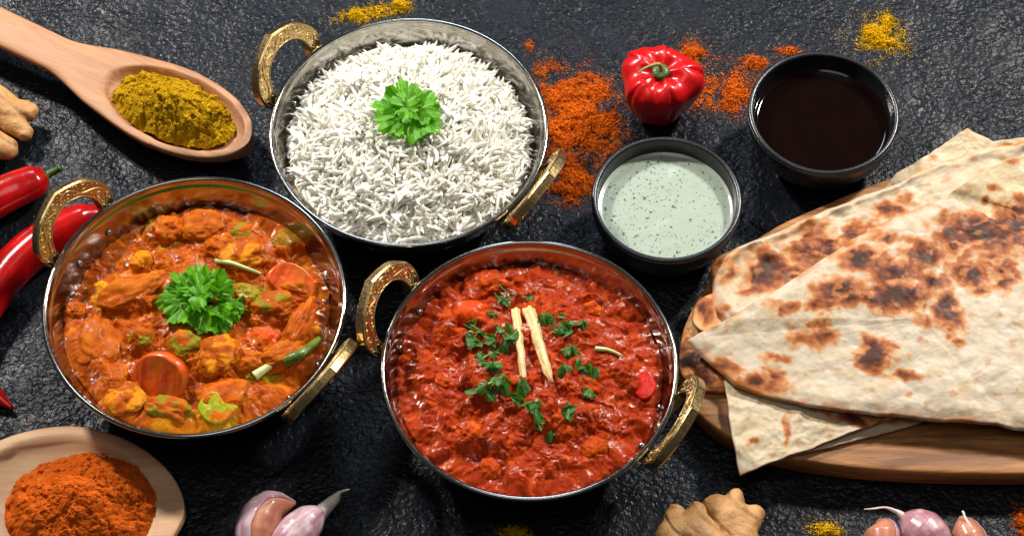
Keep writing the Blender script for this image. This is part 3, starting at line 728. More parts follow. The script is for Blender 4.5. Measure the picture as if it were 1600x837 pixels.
# ------------------------------------------------------------------ black dip bowls
def dip_bowl(l, r, t_, b, label, h):
    c, R = bowl_place(l, r, t_, b, h)
    root = empty('dip_bowl', c); tag(root, label, 'bowl', 'small black dip bowls')
    f = lambda z: R*(.55+.45*math.sin(min(1, (z/h))**.75*math.pi/2))
    zz = np.linspace(.25, h-.12, 20)
    prof = [(0, .12), (R*.42, .1), (R*.44, 0), (R*.52, 0), (R*.54, .12)]+[(f(z), z) for z in zz]
    rim = [(R-.14+.14*math.cos(a), h-.13+.13*math.sin(a)) for a in np.linspace(-.3, math.pi+.3, 11)]
    inn = [(max(f(z)-.28, .05), z) for z in zz[::-1][1:-2]]+[(R*.3, .55), (0, .5)]
    obj('bowl_body', *lathe(prof+rim+inn, 128), M['ceramic'], root)
    return c, R, lambda z: f(z)-.28
cg, Rg, fg = dip_bowl(924, 1160, 211, 410, 'small black bowl holding the pale green herb sauce', 3.4)
ck, Rk, fk = dip_bowl(1169, 1406, 79, 272, 'small black bowl holding the dark brown sauce', 3.4)
t = NT('herb_yoghurt'); c_ = t.co()
spk = t.math('MULTIPLY', t.rng(t.vor(c_, 7), .1, .16, 1, 0), t.rng(t.noise(c_, 2.2, 2), .45, .55))
M['yog'] = t.fin(t.mix(t.math('MULTIPLY', spk, .55), lin(164, 174, 158), lin(108, 124, 106)), .22, t.bump(t.noise(c_, 1.2, 3), .03, .5), sss=.3, sr=(.9, 1, .8), sscale=.2)
M['soy'] = m_simple('dark_tamarind_sauce', lin(12, 4, 3), lin(18, 5, 3), 1, .06, .003, 2, spec=.35)
M['herb'] = m_simple('chopped_dried_herb', lin(52, 78, 50), lin(84, 110, 76), 9, .6)
def dip(c, R, z, mat, name, label, wob):
    re = R+.02; a = np.linspace(0, 2*np.pi, 120, endpoint=False); s = np.linspace(0, 1, 50)
    x, y = re*s[:, None]*np.cos(a), re*s[:, None]*np.sin(a)
    zz = z+.07*sst(.94, 1, s)[:, None]+wob*fbm(x*.6, y*.6, 0, 3, 3)
    root = empty(name, (c[0], c[1], 0)); tag(root, label, 'sauce')
    obj('sauce_surface', np.stack([x, y, zz], -1).reshape(-1, 3), grid_faces(50, 120, True), mat, root)
    return root
dr = dip(cg, fg(2.45), 2.45, M['yog'], 'herb_yoghurt_sauce', 'pale green herb sauce with dark flecks in a black bowl', .03)
dip(ck, fk(2.35), 2.35, M['soy'], 'dark_sauce', 'very dark brown sauce in the black bowl by the pepper', .004)
fl = []
for k in range(760):
    a, r = RNG.uniform(0, 6.283), (fg(2.45)-.12)*math.sqrt(RNG.random()); L = RNG.choice([.025, .04, .06, .10], p=[.5, .3, .13, .07])
    if float(fbm(np.array(r*math.cos(a)*.7), np.array(r*math.sin(a)*.7), 0, 66, 2)) < RNG.uniform(-.5, .12): continue
    m = 6; an = np.sort(RNG.uniform(0, 6.283, m)); rr = L*RNG.uniform(.5, 1, m)
    x_, y_ = r*math.cos(a)+rr*np.cos(an), r*math.sin(a)+rr*np.sin(an)
    zt = 2.45+.03*fbm(x_*.6, y_*.6, 0, 3, 3)
    fl.append((np.concatenate([np.stack([x_, y_, zt+.012], 1), np.stack([x_, y_, zt-.01], 1)]), [tuple(range(m))]+[(i, i+m, (i+1) % m+m, (i+1) % m) for i in range(m)]))
tag(obj('herb_flecks', *join(fl), M['herb'], dr, smooth=False), kind='stuff')

# ------------------------------------------------------------------ spoons
def spoon(tip_px, butt_px, z, L_bowl, halfw, hw_handle, depth, label, mat, mk, square=2.0, rise=0., wedge=False, inset=.38):
    """loft along the spoon's axis; x runs from the bowl's tip to the handle"""
    a = P(*tip_px, z); b = P(*butt_px, z); ax = b-a; L = np.linalg.norm(ax); ang = math.atan2(ax[1], ax[0])
    n, m = 150, 49; xx = np.concatenate([np.linspace(0, 1, 90)**1.6*L_bowl*1.05, np.linspace(L_bowl*1.05, L, 61)[1:]])
    def width(x):
        e = 1-np.abs((x-L_bowl/2)/(L_bowl/2))**square
        wb = halfw*np.clip(e, 0, 1)**(1/square)
        if wedge: wb = np.where(x < L_bowl/2, halfw*np.clip(1-np.clip(1-x/(L_bowl/2), 0, 1)**1.75, 0, 1)**.58, wb)
        wh = hw_handle(x)
        return np.where(x < L_bowl/2, wb, np.maximum(wb, wh)) if False else np.where(x < L_bowl*.5, wb, smax(wb, wh, .8))
    W_ = np.maximum(width(xx), .02); v = np.linspace(-1, 1, m)
    X = np.repeat(xx[:, None], m, 1); Y = W_[:, None]*v
    e = ((X-L_bowl*.5-(inset-.38)*.6)/(L_bowl*.5-inset))**2+(Y/(halfw-.34-(inset-.38)*.4))**2
    crown = .12*(1-v**2)[None]*sst(L_bowl*.8, L_bowl*1.2, X)
    Zt = z+crown-depth*np.clip(1-e, 0, 1)**.55*sst(0, .06, 1-e)+rise*sst(L_bowl*.8, L, X)
    inb = sst(L_bowl*1.25, L_bowl*.75, X)
    th = (depth+.35)*np.sqrt(np.clip(1-v**2, 0, 1))[None]**1.0*np.sqrt(np.clip(1-np.abs((X-L_bowl/2)/(L_bowl*.62))**2.4, 0, 1))*inb+(1-inb)*.62*np.sqrt(np.clip(1-v**4, 0, 1))[None]
    Zb = np.maximum(z-.16-th+rise*sst(L_bowl*.8, L, X), .02)
    edge = np.clip(1-np.abs(v)**14, 0, 1)[None]
    Zt = np.where(edge < 1, Zt-.08*(1-edge), Zt)
    T = np.stack([X, Y, Zt], -1); B = np.stack([X, Y, np.minimum(Zb, Zt-.02)], -1)[:, ::-1]
    V = np.concatenate([T, B], 1); nn = V.shape[1]
    F = [tuple(q) for q in grid_faces(n, nn, True)]+[tuple(range(nn))[::-1], tuple(range((n-1)*nn, n*nn))]
    V = V.reshape(-1, 3)*1.0
    o = obj(mk, V, F, mat, None, loc=(a[0], a[1], 0), rot=(0, 0, ang)); tag(o, label, 'spoon')
    return a, ang
sa, sang = spoon((388, 222), (-140, -22), 1.9, 8.6, 2.35, lambda x: 1.0+.9*sst(11.5, 7.5, x), 1.15, 'pale wooden spoon holding yellow curry powder in the upper left corner', M['spoonwood'], 'wooden_spoon', 2.0, .3)
ba, bang = spoon((288, 792), (-330, 818), 1.7, 11.0, 4.35, lambda x: 1.8+0*x, .95, 'light wooden spoon holding orange chilli powder in the lower left corner', M['scoopwood'], 'wooden_spoon', 2.1, .2, True, .95)

def powder(name, center_px, z0, ax, ay, ang, H, mat, label, clump, seed, nr=150, na=420, peak=(0, 0), lumps=60):
    c = P(*center_px, z0); a = np.linspace(0, 2*np.pi, na, endpoint=False); s = np.linspace(0, 1, nr)**.85
    irr = 1+.07*fbm(np.cos(a)*1.5, np.sin(a)*1.5, 0, seed, 4)
    x, y = ax*irr*s[:, None]*np.cos(a), ay*irr*s[:, None]*np.sin(a)
    sp = np.sqrt(((x-peak[0])/ax)**2+((y-peak[1])/ay)**2)
    h = H*(np.clip(1-sp*(1+.25*fbm(x*.8, y*.8, 0, seed+5, 3)), 0, None)**.9*.75+.25*(1-s[:, None]**2))-.18*s[:, None]**6
    wxx, wyy = x+.15*fbm(x*2, y*2, 0, seed+1, 3), y+.15*fbm(x*2, y*2, 3, seed+2, 3)
    for sc, am in ((1.5, .34), (2.9, .24), (6, .12), (12, .055)):
        d1, d2, vv = worley(wxx*sc, wyy*sc, seed+int(sc))
        h += clump*am*(np.sqrt(np.clip(1-d1**2*1.5, 0, 1))*(.35+.8*vv)-.4)
    h += .05*fbm(x*5, y*5, 0, seed+6, 4)+.022*fbm(x*16, y*16, 0, seed+8, 2)
    root = empty(name, (c[0], c[1], 0), (0, 0, ang)); tag(root, label, 'spice powder')
    obj('powder_heap', np.stack([x, y, h+z0], -1).reshape(-1, 3), grid_faces(nr, na, True), mat, root)
    parts = []
    for k in range(lumps):
        th = RNG.uniform(0, 6.283); r = RNG.uniform(.3, 1.0); X, Y = ax*r*math.cos(th), ay*r*math.sin(th)
        i = int(np.argmin((x-X)**2+(y-Y)**2)); zz = h.ravel()[i]+z0; R = RNG.choice([.06, .1, .15], p=[.5, .35, .15])*clump
        bm = bmesh.new(); bmesh.ops.create_icosphere(bm, subdivisions=2, radius=R)
        v = np.array([w_.co[:] for w_ in bm.verts]); f = [tuple(w_.index for w_ in g.verts) for g in bm.faces]; bm.free()
        v = v*(1+.22*fbm(v[:, 0]/R+k*3, v[:, 1]/R, v[:, 2]/R, 5, 2))[:, None]*np.array([1, RNG.uniform(.7, 1.1), .85])+np.array([X, Y, zz+R*.3]); parts.append((v, f))
    tag(obj('powder_lumps', *join(parts), mat, root), kind='stuff')
    return c
powder('yellow_powder', (272, 172), 1.3, 3.5, 1.98, sang, 1.75, M['turmeric'], 'clumpy yellow curry powder heaped in the upper wooden spoon', 1.0, 3, peak=(-.2, .3))
powder('orange_powder', (131, 794), 1.45, 3.5, 2.85, bang, 1.9, M['paprika'], 'orange chilli powder heaped in the lower left wooden spoon', .62, 9, lumps=40)
# single lump rolled away from the yellow heap
q = P(173, 133, 1.3)
bm = bmesh.new(); bmesh.ops.create_icosphere(bm, subdivisions=3, radius=.27)
v = np.array([w_.co[:] for w_ in bm.verts]); f = [tuple(w_.index for w_ in g.verts) for g in bm.faces]; bm.free()
v = v*(1+.25*fbm(v[:, 0]*5, v[:, 1]*5, v[:, 2]*5, 5, 3))[:, None]
tag(obj('powder_lump', v, f, M['turmeric'], None, loc=(q[0], q[1], 1.15)), 'single round lump of yellow powder apart from its heap in the spoon', 'spice powder')

# ------------------------------------------------------------------ spilled powder
def spill(name, patches, mat, label, seed, kind=None):
    """patches: (px, py, rx, ry, weight); grains piled by how dense the patch is"""
    rg = np.random.default_rng(seed); oc = np.array([(1,0,0),(-1,0,0),(0,1,0),(0,-1,0),(0,0,1),(0,0,-1)], float)
    of = np.array([(0,2,4),(2,1,4),(1,3,4),(3,0,4),(2,0,5),(1,2,5),(3,1,5),(0,3,5)])
    V, F, off = [], [], 0
    c0 = P(patches[0][0], patches[0][1], 0)
    for (px, py, rx, ry, wt) in patches:
        c = P(px, py, 0); n = int(wt*rx*ry*2.0)
        g = rg.normal(0, .5, (n*3, 2)); X, Y = c[0]+g[:, 0]*rx/32, c[1]+g[:, 1]*ry/27
        dn = fbm(X*1.1, Y*1.1, 0, seed, 4)+.5*fbm(X*4, Y*4, 0, seed+3, 3); keep = dn-.28*np.hypot(g[:, 0], g[:, 1])+.10 > rg.uniform(-.5, .25, n*3)
        X, Y, g, dn = X[keep], Y[keep], g[keep], dn[keep]
        rad = np.hypot(g[:, 0], g[:, 1])
        core = np.clip(1-rad*.85+1.0*dn, 0, 1)
        Z = rg.uniform(0, 1, len(X))*core*.22*min(1.5, wt)
        S = rg.choice([.008, .014, .022, .04], len(X), p=[.46, .34, .16, .04])*(.75+.9*core)
        m = len(X); q = rg.normal(size=(m, 4)); q /= np.linalg.norm(q, axis=1)[:, None]; w_, a_, b_, c_ = q.T
        Rm = np.stack([1-2*(b_*b_+c_*c_), 2*(a_*b_-c_*w_), 2*(a_*c_+b_*w_), 2*(a_*b_+c_*w_), 1-2*(a_*a_+c_*c_), 2*(b_*c_-a_*w_), 2*(a_*c_-b_*w_), 2*(b_*c_+a_*w_), 1-2*(a_*a_+b_*b_)], 1).reshape(m, 3, 3)
        vv = (oc[None]*S[:, None, None]*rg.uniform(.7, 1.3, (m, 6, 1))) @ Rm+np.stack([X-c0[0], Y-c0[1], Z+S*.5], 1)[:, None]
        V.append(vv.reshape(-1, 3)); F.append((of[None]+off+6*np.arange(m)[:, None, None]).reshape(-1, 3)); off += 6*m
    o = obj(name, np.concatenate(V), np.concatenate(F), mat, None, smooth=False, loc=(c0[0], c0[1], 0))
    tag(o, label, 'spice powder', kind='stuff'); return o
spill('spilled_orange_powder', [(905,190,55,70,2.2),(885,150,50,30,1.6),(900,285,40,35,2.0),(930,135,30,25,1.2),(855,110,22,20,.9),(940,200,40,50,1.2),(870,215,30,50,1.4),(825,75,10,12,.8),(880,300,30,22,1.4),(900,200,90,120,.25)], M['pap_spill'], 'orange chilli powder spilled between the rice bowl and the red pepper', 11)
spill('spilled_orange_powder', [(1085,88,22,28,1.8),(1080,95,35,45,.35)], M['pap_spill'], 'small patch of orange powder just behind the red pepper', 12)
spill('spilled_orange_powder', [(1145,152,36,26,1.9),(1175,100,34,16,1.6),(1235,80,26,12,.8),(1150,140,60,60,.3),(1110,145,20,30,.5),(1090,150,24,30,.6)], M['pap_spill'], 'orange powder spilled against the left side of the dark sauce bowl', 13)
spill('spilled_yellow_powder', [(1378,60,36,28,2.2),(1385,45,20,24,1.6),(1372,58,60,48,.35)], M['turm_spill'], 'yellow powder pile spilled behind the dark sauce bowl', 14)
spill('spilled_yellow_powder', [(545,27,34,14,1.9),(628,8,22,12,1.9),(585,18,60,18,.4)], M['turm_spill'], 'yellow powder spilled along the back of the rice bowl', 15)
spill('spilled_yellow_powder', [(806,834,22,8,1.5),(806,832,30,12,.5)], M['turm_spill'], 'little yellow powder in front of the red curry bowl', 16)
spill('spilled_yellow_powder', [(1292,832,18,8,1.6),(1290,828,34,16,.4)], M['turm_spill'], 'little yellow powder between the ginger and the garlic', 17)
spill('spilled_orange_powder', [(1600,815,22,26,1.6)], M['pap_spill'], 'orange powder patch in the lower right corner', 18)

# ------------------------------------------------------------------ red pepper and chillies
def pepper():
    c = P(1029, 171, 0); root = empty('red_pepper', (c[0], c[1], 0), (math.radians(6), math.radians(-3), .2)); tag(root, 'wrinkled bright red pepper with a green stem on the slate', 'pepper')
    prof = spline([(.05, .15), (.75, .03), (1.2, .45), (1.45, 1.2), (1.68, 2.1), (1.8, 2.85), (1.66, 3.5), (1.12, 3.86), (.55, 3.74), (.15, 3.6)], 60)
    a = np.linspace(0, 2*np.pi, 220, endpoint=False); k = np.linspace(0, 1, 60)[:, None]
    lob = .05*np.cos(a*5+.8)-.09*np.exp(-(np.sin(a*2.5+.4)/.16)**2)+.07*np.cos(a*2+.7)+.06*np.cos(a*3+.4)
    wr = .05*np.cos(a*11+1.5*np.sin(a*3))*np.exp(-((k-.78)/.13)**2)
    r = 1.04*prof[:, :1]*(1+lob*(.25+.95*np.sin(np.pi*np.clip(k*1.05, 0, 1)))+wr)
    z = prof[:, 1:2]+.12*np.cos(a*5+.8)*np.exp(-((k-.85)/.15)**2)+.10*np.cos(a*3+1)*np.exp(-(k/.2)**2)
    obj('pepper_body', np.stack([r*np.cos(a), r*np.sin(a), z], -1).reshape(-1, 3), grid_faces(60, 220, True), M['pepper'], root)
    obj('calyx', *lathe([(0, 3.88), (.2, 3.9), (.38, 3.86), (.46, 3.74), (.3, 3.6)], 24), M['stalk'], root)
    obj('stem', *tube(spline([(0, 0, 3.8), (.0, .05, 4.2), (-.15, .08, 4.4), (-.5, .05, 4.42), (-.9, .0, 4.3), (-1.15, -.1, 4.2)], 24), np.linspace(.13, .04, 24), 10), M['stem'], root)
pepper()
def chilli(name, ctrl, radii, label, stalk_pts=None):
    q = spline(np.array(ctrl), 70); rr = np.interp(np.linspace(0, 1, 70), np.linspace(0, 1, len(radii)), radii)
    a = np.linspace(0, 2*np.pi, 32, endpoint=False)
    R = rr[:, None]*(1+.035*np.cos(a*3+np.linspace(0, 3, 70)[:, None])+.03*fbm(np.cos(a)*1.2+np.linspace(0, 9, 70)[:, None], np.sin(a)*1.2+0*rr[:, None], 0, 5, 2))
    root = empty(name, (q[35][0], q[35][1], 0)); tag(root, label, 'chilli')
    off = np.array([q[35][0], q[35][1], 0])
    v, f = tube(q, R, 32); obj('chilli_body', v-off, f, M['chilli'], root)
    if stalk_pts is not None:
        s = spline(np.array(stalk_pts), 24); v, f = tube(s, np.interp(np.linspace(0, 1, 24), [0, .15, .35, .5, .9, 1], [.55, .68, .45, .2, .16, .2]), 14)
        obj('stalk', v-off, f, M['stalk'], root)
def PZ(px, py, z): q = P(px, py, z); q[2] = z; return q
chilli('red_chilli', [PZ(-190, 400, 1.0), PZ(-100, 362, 1.1), PZ(-40, 330, 1.15), PZ(10, 303, 1.15), PZ(52, 285, 1.1), PZ(70, 277, 1.05)], [.3, .6, .86, .92, .9, .8, .5], 'red chilli with a green stalk, behind the handle of the orange curry bowl',
       [PZ(54, 284, 1.08), PZ(64, 278, 1.05), PZ(74, 273, 1.0), PZ(84, 268, 1.1), PZ(95, 262, 1.25)])
chilli('red_chilli', [PZ(158, 335, .9), PZ(125, 345, 1.0), PZ(85, 366, 1.05), PZ(40, 398, 1.05), PZ(2, 440, 1.0), PZ(-32, 500, .9), PZ(-38, 560, .7), PZ(-12, 610, .5), PZ(20, 638, .3)], [.45, .85, .98, 1.0, .98, .92, .78, .58, .4, .08], 'long curved red chilli passing under the handle of the orange curry bowl')

# ------------------------------------------------------------------ ginger and garlic
def blob_mesh(spheres, vox=.07, smooth=6):
    bm = bmesh.new()
    for (x_, y_, z_, rx, ry, rz) in spheres:
        mt = Matrix.Translation((x_*U, y_*U, z_*U)) @ Matrix.Diagonal((rx*U, ry*U, rz*U, 1))
        bmesh.ops.create_icosphere(bm, subdivisions=3, radius=1, matrix=mt)
    me = bpy.data.meshes.new('tmp'); bm.to_mesh(me); bm.free()
    o = bpy.data.objects.new('tmp', me); COL.objects.link(o)
    m = o.modifiers.new('r', 'REMESH'); m.mode = 'VOXEL'; m.voxel_size = vox*U
    s = o.modifiers.new('s', 'SMOOTH'); s.iterations = smooth; s.factor = .6
    dg = bpy.context.evaluated_depsgraph_get(); me2 = bpy.data.meshes.new_from_object(o.evaluated_get(dg))
    v = np.zeros(len(me2.vertices)*3); me2.vertices.foreach_get('co', v); v = v.reshape(-1, 3)/U
    nrm = np.zeros(len(me2.vertices)*3); me2.vertices.foreach_get('normal', nrm); nrm = nrm.reshape(-1, 3)
    f = [tuple(p_.vertices) for p_ in me2.polygons]
    bpy.data.objects.remove(o); bpy.data.meshes.remove(me); bpy.data.meshes.remove(me2)
    return v, nrm, f
def chain(pts):
    out = []
    for (a, b) in zip(pts[:-1], pts[1:]):
        for t_ in np.linspace(0, 1, 5): out.append(tuple(np.array(a)*(1-t_)+np.array(b)*t_))
    return out
def ginger(origin, chains, label, seed):
    sp = [s for ch in chains for s in chain([(x_, y_, z_, r, r, r*.92) for x_, y_, z_, r in ch])]
    v, n, f = blob_mesh(sp)
    d = .06*fbm(v[:, 0]*1.2, v[:, 1]*1.2, v[:, 2]*1.2, seed, 4)+.03*np.cos((v[:, 0]*.5+v[:, 1]*.9+.5*fbm(v[:, 0], v[:, 1], v[:, 2], 3, 3))*11)*sst(-.2, .3, fbm(v[:, 0]*.6, v[:, 1]*.6, v[:, 2], seed+4, 2))
    v = v+n*d[:, None]; v[:, 2] -= min(0, v[:, 2].min())
    o = obj('ginger_root', v, f, M['ginger'], None, loc=(origin[0], origin[1], 0)); tag(o, label, 'ginger')
def rel(o, px, py, z, r): q = P(px, py, z); return (q[0]-o[0], q[1]-o[1], z, r)
o = P(1085, 830, 0)
ginger(o, [[rel(o,1052,845,1.2,.95), rel(o,1085,832,1.2,1.05), rel(o,1115,860,1.1,1.0)], [rel(o,1055,835,1.2,.8), rel(o,1055,800,1.35,.42)], [rel(o,1088,825,1.3,.8), rel(o,1089,797,1.5,.42)]], 'knobbly ginger root with two nubs at the bottom edge', 3)
o = P(1150, 820, 0)
ginger(o, [[rel(o,1120,795,1.3,.7), rel(o,1145,812,1.3,.95), rel(o,1160,860,1.2,.9)], [rel(o,1110,788,1.4,.4), rel(o,1122,796,1.4,.55)], [rel(o,1140,800,1.5,.65), rel(o,1150,774,1.6,.36)], [rel(o,1165,815,1.3,.7), rel(o,1181,803,1.3,.42)]], 'knobbly ginger root with three stubs beside the naan board', 8)
o = P(0, 175, 0)
ginger(o, [[rel(o,-60,130,1.2,1.2), rel(o,-10,165,1.2,1.05), rel(o,20,178,1.1,.8)], [rel(o,20,172,1.2,.65), rel(o,45,175,1.1,.5)], [rel(o,12,185,1.1,.7), rel(o,38,207,1.0,.45)]], 'upper ginger root at the left edge under the wooden spoon', 13)
o = P(-10, 235, 0)
ginger(o, [[rel(o,-70,225,1.0,.95), rel(o,-20,222,1.0,.8), rel(o,10,232,.9,.6)]], 'lower ginger knob at the left edge above the red chillies', 17)

def m_garlic(name, a, b, st):
    t = NT(name); uv = t.attr('gu', 'Fac'); c = t.co()
    cmb = t.n('CombineXYZ'); t.l(t.math('MULTIPLY', uv, 9), cmb.inputs[0]); t.l(t.math('MULTIPLY', t.attr('gv', 'Fac'), 1.2), cmb.inputs[1])
    n = t.noise(cmb.outputs[0], 1.6, 4, .6, .3)
    col = t.mix(t.rng(n, .35, .68), a, b)
    col = t.mix(t.rng(t.noise(c, 1.2, 3), .52, .7), col, st)
    return t.fin(col, .28, t.bump(n, .03, .5), spec=.5, sss=.2, sr=(1, .7, .7), sscale=.15, coat=.2)
M['garlic'] = m_garlic('garlic_skin', lin(158, 104, 122), lin(216, 190, 194), lin(222, 208, 202))
M['garlic_p'] = m_garlic('purple_garlic_skin', lin(146, 88, 104), lin(194, 146, 152), lin(204, 170, 168))
M['flesh'] = m_garlic('garlic_flesh', lin(182, 112, 84), lin(200, 136, 108), lin(176, 98, 96))
M['paper'] = m_simple('papery_skin', lin(206, 190, 170), lin(228, 216, 204), 4, .5, .02, 10)
def clove(axis_pts, R, rot, mat, label, tail=None, skin=None):
    """loft: blunt root end to pointed tip, flat inner side"""
    q = spline(np.array(axis_pts), 46); k = np.linspace(0, 1, 46)
    prof = R*np.interp(k, [0, .04, .14, .32, .5, .7, .85, .95, 1], [.25, .5, .8, .99, 1, .8, .48, .2, .06])
    a = np.linspace(0, 2*np.pi, 48, endpoint=False)
    sec = 1-.28*np.clip(np.cos(a-rot), 0, 1)**2+.05*np.cos(2*(a-rot))
    off = np.array([q[20][0], q[20][1], 0]); root = empty('garlic_clove', off); tag(root, label, 'garlic')
    gu = np.repeat((a/6.283)[None], 46, 0).ravel(); gv = np.repeat(k[:, None], 48, 1).ravel()
    v, f = tube(q, prof[:, None]*sec, 48); obj('clove_body', v-off, f, mat, root, attrs={'gu': gu, 'gv': gv})
    if skin is not None:
        a0, a1, sm = skin; aa = np.linspace(a0, a1, 40); tt, uu, vv = frames(q)
        jag = 1+.0*k; rr = prof[:, None]*(np.interp(aa % 6.283, a, sec, period=6.283))+.05
        edge = .07*fbm(k*9, k*0, 0, 3, 3); ang = aa[None]+edge[:, None]*np.linspace(-1, 1, 40)[None]
        S = q[:, None]+rr[..., None]*(uu[:, None]*np.cos(ang)[..., None]+vv[:, None]*np.sin(ang)[..., None])
        I = q[:, None]+(rr-.03)[..., None]*(uu[:, None]*np.cos(ang)[..., None]+vv[:, None]*np.sin(ang)[..., None])
        loop = np.concatenate([S, I[:, ::-1]], 1); n2 = 80
        obj('peeling_skin', loop.reshape(-1, 3)-off, grid_faces(46, n2, True), sm, root, attrs={'gu': np.repeat(np.linspace(0, 1, n2)[None], 46, 0).ravel(), 'gv': np.repeat(k[:, None], n2, 1).ravel()})
    if tail is not None:
        s = spline(np.array(tail[0]), 22); v, f = tube(s, np.interp(np.linspace(0, 1, 22), np.linspace(0, 1, len(tail[1])), tail[1]), 10)
        v = v-off; v[:, :] += .02*fbm(v[:, 0]*4, v[:, 1]*4, v[:, 2]*4, 3, 2)[:, None]; obj('papery_tail', v, f, M['paper'], root)
clove([PZ(405, 872, 1.0), PZ(405, 830, 1.2), PZ(425, 795, 1.3), PZ(462, 785, 1.2)], 1.02, 1.2, M['flesh'], 'half peeled garlic clove at the bottom edge showing its orange flesh', None, (3.5, 6.0, M['garlic']))
clove([PZ(420, 900, .9), PZ(455, 850, 1.0), PZ(485, 815, 1.1), PZ(510, 795, 1.0)], .98, 2.2, M['garlic'], 'whole purple and white garlic clove with a papery tail beside the peeled one',
      ([PZ(498, 803, 1.05), PZ(512, 790, 1.0), PZ(524, 778, 1.1), PZ(532, 768, 1.3), PZ(546, 764, 1.5)], [.38, .3, .24, .07, .03]))
clove([PZ(1385, 890, .7), PZ(1382, 850, .8), PZ(1380, 825, .8), PZ(1372, 811, .8)], .9, 1.0, M['flesh'], 'blunt pink brown garlic clove, leftmost of the three by the board', None, (.7, 2.3, M['garlic']))
clove([PZ(1475, 880, .9), PZ(1455, 840, 1.0), PZ(1430, 818, 1.0), PZ(1408, 803, .9)], 1.05, 2.0, M['garlic_p'], 'purple garlic clove with a long thin tail in front of the board',
      ([PZ(1415, 808, .95), PZ(1400, 798, 1.1), PZ(1382, 792, 1.4), PZ(1366, 794, 1.5), PZ(1350, 795, 1.5)], [.2, .09, .05, .045, .02]))
clove([PZ(1540, 900, .8), PZ(1525, 855, .85), PZ(1510, 825, .9), PZ(1500, 806, .9)], .8, 1.0, M['flesh'], 'pale garlic clove with loose skin, rightmost of the three by the board',
      ([PZ(1504, 798, 1.4), PZ(1512, 815, 1.5), PZ(1530, 845, 1.4)], [.05, .06, .08]), (1.0, 2.4, M['garlic']))

# ------------------------------------------------------------------ board and flatbreads
BT = 1.7
def board():
    o = [P(x_, y_, BT)[:2] for x_, y_ in [(1400,278),(1300,318),(1205,362),(1125,425),(1080,495),(1066,560),(1082,625),(1125,668),(1200,703),(1300,722),(1400,731),(1520,735),(1640,733),(1800,715),(1960,640),(2010,520),(1940,380),(1800,280),(1640,240),(1500,250)]]
    o = resample([(a, b, 0) for a, b in o], 200); ctr = o.mean(0); G, s = polar(o, ctr, 40)
    rows = [G[i] for i in range(41)]
    V = np.array(rows); V[..., 2] = BT
    out = o-ctr; L = np.linalg.norm(out, axis=1)[:, None]; d = out/L
    sides = []
    for dr, z in ((.08, BT-.03), (.13, BT-.1), (.15, BT-.2), (.13, BT-.55), (.0, .35), (-.3, .02)):
        r = o+d*dr; r[:, 2] = z; sides.append(r)
    V = np.concatenate([V, np.array(sides)]); f = [tuple(x) for x in grid_faces(len(V), 200, True)]
    V = V-np.array([ctr[0], ctr[1], 0])
    ob = obj('cutting_board', V.reshape(-1, 3), f, M['board'], None, loc=(ctr[0], ctr[1], 0)); tag(ob, 'oval brown wooden board under the folded flatbreads', 'cutting board')
board()
def bread_col(x, y, seed, spots, base=(196, 180, 156)):
    n1 = fbm(x*1.0, y*1.0, 0, seed, 4); n2 = fbm(x*2.6, y*2.6, 0, seed+5, 4); n3 = fbm(x*7, y*7, 0, seed+9, 3)
    C = np.empty(x.shape+(3,)); C[:] = lin(*base)[:3]
    def mixin(w_, col):
        nonlocal C
        w_ = np.clip(w_, 0, 1)[..., None]; C = C*(1-w_)+np.array(lin(*col)[:3])*w_
    mixin(sst(.05, .4, n1)*.6, (188, 162, 118)); mixin(sst(.1, .4, -n1)*.5, (208, 198, 182)); mixin(sst(.2, .45, n2)*.3, (176, 138, 88))
    bl = np.zeros(x.shape); wx_ = x+.55*fbm(x*.7, y*.7, 0, seed+50, 4); wy_ = y+.55*fbm(x*.7, y*.7, 0, seed+55, 4)
    for (cx, cy, a, b, k) in spots:
        e = np.sqrt(((wx_-cx)/a)**2+((wy_-cy)/b)**2)
        bl = np.maximum(bl, k*np.clip(1.25-e, 0, 1.25)/1.0)
    v = bl*(1.05+.45*n2+.7*n1)+.30*n2*(bl > 0)+.06*n3; hole = sst(.12, .32, perlin(x*1.1+.4*n2, y*1.5+.4*n1, 0, seed+60)); v = v*(1-.5*hole*(bl < 1.05))
    mixin(sst(.10, .36, v)*.8, (196, 132, 66)); mixin(sst(.28, .55, v)*.85, (164, 86, 32)); mixin(sst(.5, .95, v)*.9, (98, 42, 14)); mixin(sst(.85, 1.2, v)*.8, (54, 25, 12))
    sp = sst(.40, .62, perlin(x*1.7, y*2.3, 0, seed+20)+.3*n3+.25*n1); mixin(sp*.55, (182, 122, 66))
    return C
